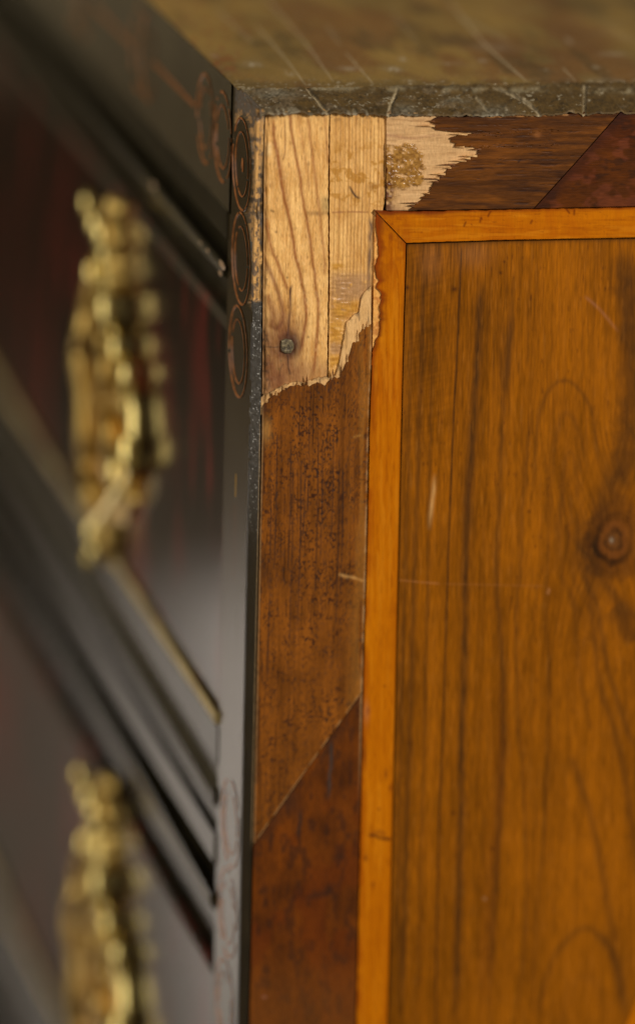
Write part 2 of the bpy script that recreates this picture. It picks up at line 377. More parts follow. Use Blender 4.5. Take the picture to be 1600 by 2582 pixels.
sheet('side_panel', U, Vg, on_side, pc, 0.42 + 0.15 * (pn - .5), relief=0.00006 * (pn - .5), mat=M_walnut, parent=chest,
      label='walnut side panel with a knot and arched grain')

# ---------------- yellow stringing
def col_string(U, V, horiz):
    a, b = (V, U) if horiz else (U, V)
    f = fbm(a / 5, b / 160, 3, 81); g = fbm(a / 18, b / 260, 3, 82); c = fbm(U / 60, V / 60, 3, 83)
    t = .5 + .5 * (f - .5) + .45 * (g - .5) + .22 * (c - .5)
    C = mix(S(164, 86, 1), S(196, 114, 4), t)
    C = mix(C, S(158, 72, 2), 0.35 * ss(1500, 900, V) * ss(.4, .75, fbm(U / 40, V / 120, 3, 84)))
    C = mix(C, S(140, 66, 2), .45 * ss(.58, .72, fbm(a / 2.6, b / 70, 3, 80)))
    C = mix(C, S(206, 128, 20), .35 * ss(.55, .7, fbm(a / 8, b / 120, 3, 79)))
    k = vn(U / 9, V / 5, 85); C = mix(C, S(108, 44, 8), 0.55 * ss(.9, .98, k) * ss(760, 560, V))
    return C
gap = 2.2
mitre_u = lambda v: np.interp(v, [500, 530, 560, 613, 640], [930, 944, 972, 1023, 1049])
vs = axis(533, 2600, 2.4, YB)
rag_v = [545, 572, 604, 645, 670, 690, 709, 725, 743, 782, 815, 845, 860, 874, 893, 920]
rag_u = [948, 946, 952, 955, 946, 949, 954, 950, 962, 957, 959, 955, 948, 941, 939, 936]
left = np.where(vs < 920, np.interp(vs, rag_v, rag_u), V2(vs) + gap) + np.where(vs < 900, 2.2 * (vn(vs / 7, vs * 0, 86) - .5) * 2, 1.2 * (vn(vs / 14, vs * 0, 87) - .5))
right = np.minimum(V1(vs) - 0.8, mitre_u(vs) - 2.0)
left = np.minimum(left, right - 2)
t = np.linspace(0, 1, 34)
U = left[:, None] * (1 - t) + right[:, None] * t; Vg = np.repeat(vs[:, None], len(t), 1)
C = col_string(U, Vg, False)
dl = U - left[:, None]
C = mix(C, S(98, 36, 10), 0.85 * np.exp(-(dl / (5 + 10 * vn(Vg / 25, U * 0, 88))) ** 2) * ss(1200, 800, Vg))
C = mix(C, S(120, 48, 8), 0.65 * ss(740, 560, Vg) * ss(.42, .62, fbm(U / 26, Vg / 26, 3, 89)))
C = mix(C, S(96, 34, 14), .8 * ss(600, 556, Vg) * ss(984, 950, U))
C = mix(C, S(142, 60, 4), 0.65 * np.exp(-((dl) / 11) ** 2) * ss(.3, .6, fbm(U / 30, Vg / 70, 3, 90)))
C = mix(C, S(120, 52, 6), 0.4 * np.exp(-((right[:, None] - U) / 4) ** 2))
C = mix(C, S(74, 34, 12), 0.9 * stroke(U, Vg, [(926, 2105), (945, 2108), (962, 2114), (990, 2116)], 4, fade=.15, rough=.3))
C = mix(C, S(120, 60, 14), 0.5 * stroke(U, Vg, [(935, 2106), (955, 2098), (975, 2108)], 7, fade=.2))
for (x, y, rx, ry) in [(972, 1952, 4, 13), (984, 1986, 4, 9), (921, 2164, 6, 8), (969, 1730, 3, 3), (955, 2040, 3, 4), (940, 2230, 4, 6), (918, 1900, 4, 30)]:
    C = mix(C, S(104, 46, 12), 0.75 * np.exp(-((U - x) / rx) ** 2 - ((Vg - y) / ry) ** 2))
C = mix(C, S(186, 120, 70), .5 * np.exp(-((U - 923) / 7) ** 2 - ((Vg - 1795) / 26) ** 2))
C = mix(C, S(120, 60, 30), .6 * np.exp(-((U - 928) / 5) ** 2 - ((Vg - 1792) / 10) ** 2))
sheet('stringing', U, Vg, on_side, C, 0.34, relief=0.00005 * (vn(U / 9, Vg / 40, 91) - .5), mat=M_string, parent=chest, label='upright yellow boxwood strip')
us = axis(946, 1620, 2.4, 3300)
top = H1(us) + 2.2 + 1.4 * (vn(us / 12, us * 0, 92) - .5) * 2
bot = H2(us) - 1.6 + 0.8 * (vn(us / 12, us * 0, 93) - .5)
mv = np.interp(us, [930, 944, 972, 1023, 1049], [500, 530, 560, 613, 640])
bot = np.where(us < 1023, np.minimum(bot, mv - 1.5), bot); top = np.minimum(top, bot - 1)
t = np.linspace(0, 1, 34)
Vg = top[None, :] * (1 - t[:, None]) + bot[None, :] * t[:, None]; U = np.repeat(us[None, :], len(t), 0)
C = col_string(U, Vg, True)
dt = Vg - top[None, :]
C = mix(C, S(92, 32, 16), 0.9 * np.exp(-(dt / (5 + 9 * vn(U / 22, U * 0, 94))) ** 2) * ss(1200, 1060, U))
C = mix(C, S(120, 50, 8), 0.7 * np.exp(-(dt / 5) ** 2))
C = mix(C, S(140, 62, 6), 0.6 * ss(1060, 980, U) * ss(.4, .6, fbm(U / 26, Vg / 26, 3, 95)))
for p in [[(1236, 533), (1229, 545)], [(1212, 549), (1209, 560)], [(1427, 528), (1434, 537)], [(1447, 530), (1446, 541)], [(1173, 560), (1169, 570)], [(1340, 556), (1337, 563)]]:
    C = mix(C, S(88, 30, 6), 0.8 * stroke(U, Vg, p, 2.4, fade=0, sm=False))
sheet('stringing', U, Vg, on_side, C, 0.34, mat=M_string, parent=chest, label='level yellow boxwood strip')
# curved strip at the bottom right
cu = np.linspace(0, 1, 40)
ax_ = smooth_line([(1640, 2400), (1600, 2532), (1576, 2590), (1540, 2680), (1490, 2800)], 10)
tw = np.linspace(0, 1, 14)
U = ax_[:, 0][:, None] + tw[None, :] * 74; Vg = ax_[:, 1][:, None] + tw[None, :] * 34
C = col_string(U, Vg, False)
sheet('stringing', U, Vg, on_side, C * 1.05, 0.34, out=0.0004, mat=M_string, parent=chest, label='curved yellow boxwood strip')

# ---------------- banding, upright, brown
def col_band(U, V, horiz=False, red=0.0):
    a, b = (V, U) if horiz else (U + 0.021 * V, V)
    f1 = fbm(a / 4, b / 110, 3, 101); f2 = fbm(a / 14, b / 300, 3, 102); bl = fbm(U / 70, V / 90, 3, 103)
    t = .5 + .55 * (f1 - .5) + .7 * (f2 - .5) + .6 * (bl - .5)
    C = mix(S(80, 43, 8), S(146, 83, 20), t)
    return C, a, b
rt_u = [655, 661, 668, 687, 709, 750, 752, 776, 779, 801, 812, 820, 829, 836, 857, 866, 877, 890, 896, 903, 906, 912, 922, 935, 945]
rt_v = [1034, 1027, 1016, 1000, 985, 968, 975, 969, 976, 962, 968, 974, 958, 954, 953, 931, 905, 862, 866, 858, 840, 829, 824, 816, 812]
def rag_top(u): return np.interp(u, rt_u, rt_v) + 2.6 * (vn(u / 5, u * 0, 104) - .5) * 2 + 3 * (vn(u / 13, u * 0, 105) - .5)
diag = lambda u: np.interp(u, [600, 615.5, 646, 833, 914, 960], [2172, 2158, 2121, 1856, 1743, 1680])
NS = 112
sx = np.linspace(0, 1, NS)
def band_grid(vtop, vbot, n):
    tt = np.linspace(0, 1, n)
    V = np.zeros((n, NS)); U = np.zeros((n, NS))
    # iterate because left and right joints lean
    U[:] = np.linspace(640, 930, NS)[None, :]
    for _ in range(4):
        V = vtop(U[0])[None, :] * (1 - tt[:, None]) + vbot(U[-1])[None, :] * tt[:, None]
        U = (V3(V) + 2.6) * (1 - sx[None, :]) + (V2(V) - 1.8) * sx[None, :]
    return U, V
U, Vg = band_grid(rag_top, lambda u: diag(u) - 1.6, 480)
C, a, b = col_band(U, Vg)
clus = ss(.30, .60, fbm(U / 34, Vg / 50, 3, 106)) * (0.55 + 0.45 * np.exp(-((U - 800) / 90) ** 2))
sp = vn(a / 2.5, Vg / 6.0, 107); sp2 = vn(a / 4.2 + 3 * vn(U / 6, Vg / 6, 109), Vg / 6.5, 108)
C = mix(C, S(48, 27, 14), 0.9 * ss(.66, .82, sp) * (0.35 + .65 * clus))
C = mix(C, S(50, 24, 14), 0.88 * ss(.70, .82, sp2) * (.2 + .8 * clus))
po = vn(a / 2.4, Vg / 85, 110); C = mix(C, S(48, 26, 14), 0.7 * ss(.84, .94, po))
for k, x in enumerate([688, 700, 742, 762, 771, 780, 804, 842, 868, 815, 735, 858]):
    y0 = 980 + 300 * vn(k * 3.3, 0.5, 111); L_ = 120 + 420 * vn(k * 5.1, 2.5, 112)
    xx = x - .021 * (y0 - 1000)
    C = mix(C, S(44, 30, 26), .75 * stroke(U, Vg, [(xx, y0), (xx - .021 * L_ * .5 + 2, y0 + L_ * .5), (xx - .021 * L_, y0 + L_)], 1.6, fade=.1, rough=.8, seed=113 + k))
C = mix(C, S(46, 26, 14), .45 * np.exp(-((U - V3(Vg) - 10) / 16) ** 2) * ss(.45, .62, fbm(a / 8, Vg / 120, 2, 114)))
C = mix(C, S(176, 128, 66), .55 * np.exp(-((U - V3(Vg) - 14) / 12) ** 2 - ((Vg - 1085) / 30) ** 2))
C = mix(C, S(196, 148, 86), .75 * stroke(U, Vg, [(852, 1447), (870, 1453), (893, 1457), (918, 1466)], 3.2, fade=.1, rough=.6))
C = mix(C, S(176, 128, 60), .5 * stroke(U, Vg, [(888, 1103), (902, 1099), (915, 1098)], 2.4, fade=.2))
C = mix(C, S(160, 106, 40), .45 * ss(60, 0, V2(Vg) - U) * ss(.4, .6, fbm(U / 10, Vg / 200, 2, 115)))
C = mix(C, S(190, 150, 104), .6 * np.exp(-((V2(Vg) - 3 - U) / 2.6) ** 2) * ss(.15, .75, fbm(U * 0, Vg / 22, 3, 116)))
C = mix(C, S(176, 140, 96), .55 * np.exp(-((U - V3(Vg) - 3.2) / 2.2) ** 2) * (.5 + .7 * fbm(U * 0, Vg / 9, 3, 117)))
C = mix(C, S(70, 36, 14), .5 * ss(60, 0, Vg - rag_top(U)) * ss(.4, .6, vn(a / 4, Vg / 60, 118)))
C = mix(C, S(178, 136, 88), .75 * np.exp(-((diag(U) - Vg - 2) / 3.4) ** 2) * ss(.3, .6, fbm(U / 16, Vg / 16, 2, 129)))
sheet('crossbanding', U, Vg, on_side, C, 0.40 + .2 * ss(.7, .9, sp), relief=-0.00010 * ss(.72, .9, sp) * clus - 0.00012 * ss(.84, .94, po) + 0.00006 * (fbm(U / 30, Vg / 50, 2, 119) - .5),
      mat=M_cross, parent=chest, label='brown speckled upright banding with a torn top')
# ---------------- banding, upright, lower red-brown
U, Vg = band_grid(lambda u: diag(u) + 1.8, lambda u: u * 0 + YB, 420)
tt = np.r_[np.linspace(0, 0.235, 360), np.linspace(0.235, 1, 61)[1:]]
Vt = diag(U[0]) + 1.8
Vg = Vt[None, :] * (1 - tt[:, None]) + YB * tt[:, None]
U = (V3(Vg) + 2.6) * (1 - sx[None, :]) + (V2(Vg) - 1.8) * sx[None, :]
def col_red(U, V, horiz=False):
    a, b = (V, U) if horiz else (U + 0.021 * V, V)
    f1 = fbm(a / 6, b / 90, 3, 121); bl = fbm(U / 55, V / 75, 4, 122); bl2 = fbm(a / 22, b / 60, 3, 123)
    C = mix(S(70, 34, 8), S(112, 56, 8), .5 + .4 * (f1 - .5) + 1.1 * (bl - .5) + .8 * (bl2 - .5))
    C = mix(C, S(94, 40, 8), .5 * ss(.45, .65, fbm(U / 80, V / 100, 3, 124)))
    C = mix(C, S(54, 30, 18), .6 * ss(.56, .72, fbm(a / 14, b / 34, 3, 125)))
    return C
C = col_red(U, Vg)
C = mix(C, S(116, 70, 28), .35 * ss(2350, 2560, Vg))
C = mix(C, S(48, 36, 30), .8 * stroke(U, Vg, [(757, 2040), (755, 2080), (751, 2113)], 5, fade=.25, wob=2, rough=.4))
C = mix(C, S(58, 34, 22), .5 * stroke(U, Vg, [(760, 2060), (720, 2020), (690, 2040)], 22, fade=.25, wob=5, rough=.4))
C = mix(C, S(52, 30, 20), .65 * stroke(U, Vg, [(765, 2268), (790, 2258), (820, 2248), (838, 2222)], 9, fade=.2, wob=5, rough=.4))
C = mix(C, S(50, 32, 22), .55 * stroke(U, Vg, [(848, 2160), (862, 2158)], 7, fade=0, wob=2))
C = mix(C, S(60, 52, 48), .85 * stroke(U, Vg, [(833, 1866), (834, 1900), (831, 1960), (828, 2020)], 4, fade=.2, wob=2, rough=.5))
C = mix(C, S(56, 34, 22), .55 * ss(70, 0, Vg - diag(U)) * ss(.4, .6, fbm(U / 20, Vg / 30, 2, 126)))
C = mix(C, S(200, 160, 110), .5 * np.exp(-((V2(Vg) - 3 - U) / 2.6) ** 2) * ss(2100, 1750, Vg))
C = mix(C, S(150, 100, 80), .6 * np.exp(-((U - 666) / 6) ** 2 - ((Vg - 2514) / 4) ** 2))
sheet('crossbanding', U, Vg, on_side, C, 0.38, out=0.0001, relief=0.0001 * (fbm(U / 40, Vg / 60, 2, 127) - .5), mat=M_cross, parent=chest,
      label='dark red-brown lower upright banding')

# ---------------- banding, level
rl_v = [286, 296, 300, 306, 318, 325, 331, 333, 337, 340, 349, 356, 363, 369, 372, 376, 393, 401, 409, 417, 425, 440, 452, 464, 474, 484, 498, 512, 521, 530]
rl_u = [1112, 1103, 1092, 1087, 1092, 1095, 1119, 1160, 1196, 1160, 1131, 1140, 1147, 1143, 1190, 1210, 1198, 1180, 1159, 1140, 1131, 1119, 1105, 1087, 1086, 1083, 1065, 1052, 1042, 1032]
def rag_left(v): return np.interp(v, rl_v, rl_u) + 7 * (np.abs((v / 7.3 + 2 * vn(v / 9, v * 0, 130)) % 1 - .5) * 2 - .5) + 4 * (vn(v / 2.4, v * 0, 131) - .5) * 2 + 3 * (vn(v / 9, v * 0, 132) - .5)
diag2 = lambda v: np.interp(v, [278, 286, 400, 528, 540], [1566, 1559.5, 1459, 1343, 1332])
tv = np.linspace(0, 1, 110); n = 220
lt = lambda u: TOPE(u) + np.interp(u, [1000, 1250, 1450, 1560, 1700], [13, 9, 5, 4, 3]) + 1.6 * (vn(u / 9, u * 0, 133) - .5) * 2
def hband(left, right, n, far=None):
    tt = np.linspace(0, 1, n)
    V = np.repeat(np.linspace(290, 528, len(tv))[:, None], n, 1)
    for _ in range(4):
        U = left(V[:, 0])[:, None] * (1 - tt[None, :]) + right(V[:, -1])[:, None] * tt[None, :]
        V = lt(U) * (1 - tv[:, None]) + (H1(U) - 1.6) * tv[:, None]
    return U, V
U, Vg = hband(rag_left, lambda v: diag2(v) - 1.5, n)
C, a, b = col_band(U, Vg, True)
C = mix(C * .62, S(46, 22, 6), .45 * ss(.42, .62, fbm(Vg / 9, U / 120, 3, 134)))
C = mix(C, S(44, 22, 10), .7 * ss(.78, .92, vn(Vg / 2.6, U / 60, 135)))
C = mix(C, S(46, 22, 8), .75 * ss(40, 5, Vg - TOPE(U)) * ss(.3, .55, fbm(U / 60, Vg / 14, 3, 136)))
C = mix(C, S(48, 24, 10), .6 * ss(36, 4, H1(U) - Vg) * ss(.35, .6, fbm(U / 70, Vg / 9, 3, 137)))
C = mix(C, S(150, 92, 44), .6 * np.exp(-((U - 1353) / 9) ** 2 - ((Vg - 339) / 8) ** 2))
C = mix(C, S(40, 22, 14), .8 * stroke(U, Vg, [(1313, 399), (1308, 405), (1305, 411)], 2.4, fade=.1, sm=False))
for k in range(26):
    x = 1100 + 330 * vn(k * 2.7, .3, 138); y = 300 + 225 * vn(k * 3.9, 1.3, 139); L_ = 50 + 110 * vn(k * 1.7, 2.3, 140)
    C = mix(C, S(40, 20, 12), .6 * stroke(U, Vg, [(x, y), (x + L_ * .5, y - 1), (x + L_, y + 1)], 2.0, fade=.3, rough=.5, seed=150 + k))
C = mix(C, S(196, 140, 84), .85 * np.exp(-((Vg - lt(U)) / 2.2) ** 2) * ss(.45, .6, vn(U / 30, U * 0, 141)))
sheet('crossbanding', U, Vg, on_side, C, 0.42, relief=0.00006 * (fbm(U / 50, Vg / 12, 2, 142) - .5) - 0.00007 * ss(.78, .92, vn(Vg / 2.6, U / 60, 135)), mat=M_crossh, parent=chest,
      label='brown level banding with a torn jagged left end')
U, Vg = hband(lambda v: diag2(v) + 1.8, lambda v: v * 0 + 1640, 130)
tt = np.r_[np.linspace(0, 1, 110), np.linspace(1, 8, 30)[1:]]
U = (diag2(Vg[:, 0]) + 1.8)[:, None] * (1 - tt[None, :]) + 1640 * tt[None, :]
Vg = lt(U) * (1 - tv[:, None]) + (H1(U) - 1.6) * tv[:, None]
C = col_red(U, Vg, True) * .66
C = mix(C, S(116, 58, 36), .4 * ss(.52, .7, fbm(U / 40, Vg / 30, 3, 143)))
C = mix(C, S(48, 22, 16), .6 * ss(50, 0, U - diag2(Vg)) + .5 * ss(30, 4, Vg - TOPE(U)))
sheet('crossbanding', U, Vg, on_side, C, 0.36, out=0.0001, mat=M_crossh, parent=chest, label='dark red-brown level banding at the right')

# ---------------- bare wood under the torn veneer
def pine1(U, V):
    s = U + 0.02 * V
    f1 = fbm(s / 5, V / 120, 3, 161); f2 = fbm(s / 26, V / 260, 3, 162); bl = fbm(U / 40, V / 55, 3, 163)
    f0 = fbm(s / 2.4, V / 26, 2, 160)
    C = mix(S(196, 138, 68), S(244, 194, 122), .55 + .8 * (f1 - .5) + .7 * (f2 - .5) + .7 * (bl - .5) + .6 * (f0 - .5))
    g = S(140, 76, 30); d = S(112, 56, 30)
    L = lambda pts, w, k, c=g, **kw: mix(C, c, k * stroke(U, V, pts, w, **kw))
    C = L([(728, 284), (731, 300), (737, 349), (747, 397), (757, 455), (763, 500), (776, 575), (788, 658), (796, 718), (803, 782), (801, 829), (795, 893), (786, 950)], 4.5, .8, wob=1.5, seed=1, fade=.04)
    C = L([(686, 290), (691, 349), (701, 397), (711, 470), (727, 545), (738, 600), (744, 645), (757, 696), (768, 750), (771, 797), (766, 845), (750, 900)], 5, .85, wob=1.5, seed=2, fade=.05)
    C = L([(691, 349), (701, 397), (717, 468), (727, 545)], 9, .35, seed=22)
    C = L([(669, 545), (680, 613), (696, 658), (715, 702), (726, 735)], 5, .75, wob=1.5, seed=3)
    C = L([(668, 650), (684, 696), (703, 743), (713, 782), (709, 817), (690, 835)], 7, .7, c=d, wob=2, seed=4)
    C = L([(671, 740), (684, 770), (690, 800), (680, 830)], 12, .6, c=d, wob=2, seed=44)
    C = L([(776, 290), (785, 377), (797, 476), (808, 559), (815, 623), (818, 700)], 4, .6, wob=1.5, seed=5, fade=.05)
    C = L([(717, 296), (719, 357), (717, 390), (712, 404)], 1.8, .7, c=d, seed=6)
    fl = ss(.62, .8, vn(U / 3.2, V / 9, 158)) * ss(.4, .6, fbm(U / 40, V / 60, 2, 157)); C = mix(C, S(244, 206, 150), .12 * fl)  # pale flecks painted as highlights on splintered fibres
    C = mix(C, S(128, 78, 38), .45 * ss(.80, .92, vn(s / 2.2, V / 18, 156)))
    C = L([(752, 290), (760, 350), (772, 420), (780, 480)], 4, .35, wob=2, seed=7)
    C = L([(817, 286), (822, 340), (826, 420)], 3, .5, seed=8)
    C = mix(C, S(88, 42, 26), .95 * ss(760, 860, V) * ss(800, 700, U) * (.6 + .8 * (fbm(U / 22, V / 34, 3, 164) - .3)))
    C = mix(C, S(130, 80, 48), .55 * ss(890, 940, V))
    C = mix(C, S(120, 66, 40), .55 * np.exp(-(np.hypot((U - 726) * 1.2, (V - 860) * .6) / 46) ** 2) * (.4 + fbm(U / 12, V / 20, 3, 169)))
    C = mix(C, S(64, 36, 26), .95 * np.exp(-(np.hypot(U - 730, (V - 871) * .8) / 28) ** 4))
    C = L([(733, 715), (731, 766), (727, 817), (725, 850)], 3.2, .85, c=S(78, 46, 36), wob=2, rough=.5, seed=9)
    C = L([(725, 895), (728, 920), (732, 945)], 2.4, .75, c=S(70, 44, 34), wob=3, seed=10)
    C = L([(716, 915), (706, 935), (704, 950)], 2.0, .6, c=S(80, 50, 36), wob=2, seed=11)
    C = L([(661, 873), (690, 876), (705, 874)], 2, .6, c=S(60, 40, 30), seed=12)
    C = mix(C, S(240, 200, 140), .8 * np.exp(-((U - 677) / 8) ** 4 - ((V - 377) / 17) ** 4))
    C = mix(C, S(96, 66, 48), .8 * ss(.80, .9, vn(U / 6, V / 8, 165)) * ss(690, 664, U) * ss(.4, .6, fbm(U / 30, V / 60, 2, 166)))
    C = mix(C, S(150, 112, 72), .7 * ss(676, 662, U))
    C = mix(C, S(60, 44, 34), .8 * ss(.55, .72, fbm(U / 7, V / 9, 3, 167)) * ss(690, 664, U) * ss(810, 850, V))
    for (x, y) in [(684, 531), (689, 533), (696, 585), (724, 700), (709, 910), (777, 850), (703, 930)]:
        C = mix(C, S(110, 80, 40), .8 * np.exp(-((U - x) / 3.2) ** 2 - ((V - y) / 3.2) ** 2))
    # dirt along the top
    C = mix(C, S(96, 80, 58), .85 * ss(306, 278, V + 14 * (fbm(U / 12, V / 12, 3, 168) - .5) * 2) * (ss(740, 670, U) * .8 + .35))
    C = mix(C, S(150, 108, 62), .6 * stroke(U, V, [(770, 537), (800, 538), (840, 536)], 6, fade=.1, rough=.5, seed=13))
    C = mix(C, S(172, 138, 84), .8 * np.exp(-((U - 824) / 15) ** 4 - ((V - 514) / 20) ** 4))
    return C
def pine2(U, V):
    s = U + 0.012 * V
    w = fbm(s / 4.0, V / 300, 3, 171); bl = fbm(U / 36, V / 50, 3, 172)
    C = mix(S(196, 140, 70), S(240, 190, 118), .5 + .8 * (w - .5) + .8 * (bl - .5) + .7 * (fbm(s / 2.2, V / 30, 2, 170) - .5))
    for k, x in enumerate([846, 858, 869, 879, 888, 897, 906, 915, 924, 933, 943, 953, 962, 968]):
        C = mix(C, S(150, 98, 50), (.75 if k % 2 else .55) * stroke(U, V, [(x, 280), (x - 1 + 2 * vn(k, .5, 173), 400), (x - 5, 620), (x - 9, 800)], 1.7, fade=.03, rough=.5, seed=174 + k))
    am = fbm(U / 16, V / 12, 3, 175)
    C = mix(C, S(172, 116, 38), .7 * ss(.52, .68, am) * (ss(330, 400, V) * ss(560, 480, V)) )
    C = mix(C, S(150, 98, 36), .8 * np.exp(-((U - 938) / 12) ** 2 - ((V - 470) / 10) ** 2))
    C = mix(C, S(70, 48, 30), .8 * stroke(U, V, [(881, 468), (886, 480), (896, 494), (912, 502)], 3, fade=.15, rough=.6, wob=2))
    C = mix(C, S(80, 48, 40), .5 * ss(.55, .7, fbm(U / 9, V / 7, 3, 176)) * ss(320, 286, V))
    # residue of old glue and paper
    rs = np.maximum(np.exp(-((U - 882) / 50) ** 6 - ((V - 722) / 34) ** 6), np.exp(-((U - 862) / 30) ** 6 - ((V - 770) / 40) ** 6))
    rs = np.maximum(rs, np.exp(-((U - 848) / 18) ** 6 - ((V - 880) / 18) ** 6))
    rs = rs * ss(.25, .45, fbm(U / 18, V / 18, 3, 177) + .12)
    C = mix(C, mix(S(158, 116, 76), S(184, 140, 96), fbm(U / 9, V / 4, 3, 178)), .9 * rs)
    g = np.maximum.reduce([np.exp(-((U - 862) / 30) ** 4 - ((V - 783) / 22) ** 4), np.exp(-((U - 893) / 14) ** 4 - ((V - 775) / 16) ** 4), np.exp(-((U - 846) / 17) ** 4 - ((V - 835) / 32) ** 4), np.exp(-((U - 844) / 16) ** 4 - ((V - 912) / 20) ** 4), np.exp(-((U - 850) / 16) ** 4 - ((V - 672) / 8) ** 4)])
    C = mix(C, mix(S(170, 112, 34), S(206, 150, 62), vn(U / 20, V / 4.5, 179)), .9 * g * ss(.2, .4, fbm(U / 14, V / 14, 2, 180)))
    C = mix(C, S(150, 96, 56), .7 * stroke(U, V, [(835, 536), (880, 534), (930, 535)], 2.2, fade=.05, rough=.7, seed=181))
    C = mix(C, S(90, 66, 56), .75 * stroke(U, V, [(934, 545), (932, 640), (930, 720), (936, 820)], 5, fade=.1, rough=.9, wob=3, seed=182))
    return C
jx = lambda v: np.interp(v, [275, 500, 700, 960], [831, 829, 829.5, 826])
vs = axis(TOPE(700) + 1, 1040, 2.2); t = np.linspace(0, 1, 78)
U = (V3(vs) + 2)[:, None] * (1 - t) + (jx(vs) - 1.6 - 1.6 * vn(vs / 9, vs * 0, 188) * ss(300, 340, vs))[:, None] * t; Vg = np.repeat(vs[:, None], len(t), 1); Vg = Vg + (TOPE(U) + 1 - vs[0]) * ss(330, 280, Vg)
rel = 0.0007 * (fbm(U / 16, Vg / 40, 3, 183) - .5) + 0.0003 * (vn((U - Vg * .1) / 4, Vg / 60, 184) - .5)
rel = rel - 0.0007 * np.exp(-((U - V3(Vg) - 4) / 5) ** 2) * (.5 + vn(U * 0, Vg / 20, 185)) + 0.0003 * np.exp(-((U - 677) / 8) ** 4 - ((Vg - 377) / 17) ** 4)
sheet('pine_board', U, Vg, on_side, pine1(U, Vg), 0.55 - .1 * ss(.55, .7, fbm(U / 20, Vg / 20, 2, 186)), out=-0.0017, thick=0.004, relief=rel, mat=M_bare, parent=chest, label='bare pine with curving grain and a nail')
vs = axis(TOPE(900) + 1, 990, 2.2); t = np.linspace(0, 1, 62)
U = (jx(vs) + 1.2 + 1.2 * vn(vs / 7, vs * 0, 189))[:, None] * (1 - t) + np.interp(vs, [280, 500, 545, 600, 990], [973, 970, 962, 960, 956])[:, None] * t; Vg = np.repeat(vs[:, None], len(t), 1); Vg = Vg + (TOPE(U) + 1 - vs[0]) * ss(330, 280, Vg)
g2 = np.exp(-((U - 862) / 34) ** 4 - ((Vg - 800) / 130) ** 4)
rel = 0.0005 * (fbm(U / 12, Vg / 40, 3, 187) - .5) + 0.0004 * g2 * (vn(U / 16, Vg / 4.5, 179) - .4)
sheet('pine_board', U, Vg, on_side, pine2(U, Vg), 0.5 - .22 * g2 - .15 * ss(330, 400, Vg) * ss(560, 480, Vg) * ss(.5, .65, fbm(U / 16, Vg / 12, 3, 175)), out=-0.0017, thick=0.004, relief=rel, mat=M_bare, parent=chest, label='bare pine with straight grain and glue marks')
# torn zone above the upright banding
tz_u = [652, 658, 690, 720, 750, 775, 800, 830, 846, 855, 862, 868, 874, 890, 906, 909, 912, 922, 931, 938]
tz_v = [1004, 1000, 983, 970, 961, 962, 955, 951, 949, 920, 886, 850, 813, 798, 785, 765, 750, 735, 724, 716]
us = np.linspace(658, 935, 200)
tu = np.interp(us, tz_u, tz_v) + 3 * (vn(us / 6, us * 0, 191) - .5) * 2
tb = rag_top(us) + 16
t = np.linspace(0, 1, 40)
Vg = tu[None, :] * (1 - t[:, None]) + np.maximum(tb, tu + 8)[None, :] * t[:, None]; U = np.repeat(us[None, :], 40, 0)
C = mix(S(196, 148, 88), S(228, 184, 126), .5 + .6 * (fbm(U / 5, Vg / 60, 3, 192) - .5) + .5 * (fbm(U / 30, Vg / 30, 2, 193) - .5))
C = mix(C, S(120, 90, 60), .7 * ss(.62, .78, fbm(U / 4, Vg / 40, 3, 194)))
C = mix(C, S(110, 86, 60), .55 * ss(12, 0, Vg - tu[None, :]) * ss(.4, .6, fbm(U / 12, Vg / 8, 2, 195)))
sheet('torn_veneer', U, Vg, on_side, C, 0.65, out=-0.0006, thick=0.001, relief=0.0003 * (fbm(U / 4, Vg / 40, 3, 196) - .5) + 0.0002 * ss(0, 1, (Vg - tu[None, :]) / 40), mat=M_bare, parent=chest, label='pale splintered underside of the torn banding')
# exposed wood left of the level banding
vs = axis(284, 531, 2.2); t = np.linspace(0, 1, 120)
ru = rag_left(vs) + 20
U = np.full_like(vs, 974)[:, None] * (1 - t) + ru[:, None] * t; Vg = np.repeat(vs[:, None], 120, 1); Vg = Vg + (TOPE(U) + 1.5 - 284) * ss(330, 284, Vg)
C = mix(S(178, 134, 86), S(218, 176, 124), .5 + .6 * (fbm(Vg / 4, U / 60, 3, 201) - .5) + .6 * (fbm(U / 40, Vg / 24, 3, 202) - .5))
C = mix(C, S(150, 108, 66), .6 * ss(.62, .75, fbm(Vg / 3, U / 50, 3, 203)))
C = mix(C, S(140, 84, 66), .4 * np.exp(-((Vg - 345 - 4 * np.sin(U / 20)) / 4) ** 2) * ss(1180, 990, U))
gl = ss(.30, .44, fbm(U / 17, Vg / 11, 4, 204) * np.exp(-((U - 1012) / 66) ** 4 - ((Vg - 420) / 64) ** 4) + .12 * np.exp(-((U - 1000) / 40) ** 2 - ((Vg - 415) / 40) ** 2))
gl2 = np.clip(gl + .9 * np.exp(-((U - 980) / 14) ** 2 - ((Vg - 470) / 60) ** 2) * ss(.35, .5, fbm(U / 10, Vg / 10, 2, 205)), 0, 1)
C = mix(C, mix(S(98, 56, 12), S(186, 136, 62), .5 + 1.3 * (fbm(U / 7, Vg / 6, 4, 206) - .5)), .92 * gl2)
C = mix(C, S(78, 30, 10), .9 * ss(1004, 976, U) * ss(380, 420, Vg) * ss(.35, .6, fbm(U / 10, Vg / 16, 2, 207)))
C = mix(C, S(96, 78, 58), .8 * ss(300, 284, Vg + 10 * (fbm(U / 14, Vg / 10, 2, 208) - .5)) * ss(1010, 975, U))
C = mix(C, S(120, 84, 60), .6 * ss(510, 530, Vg) * ss(1040, 980, U))
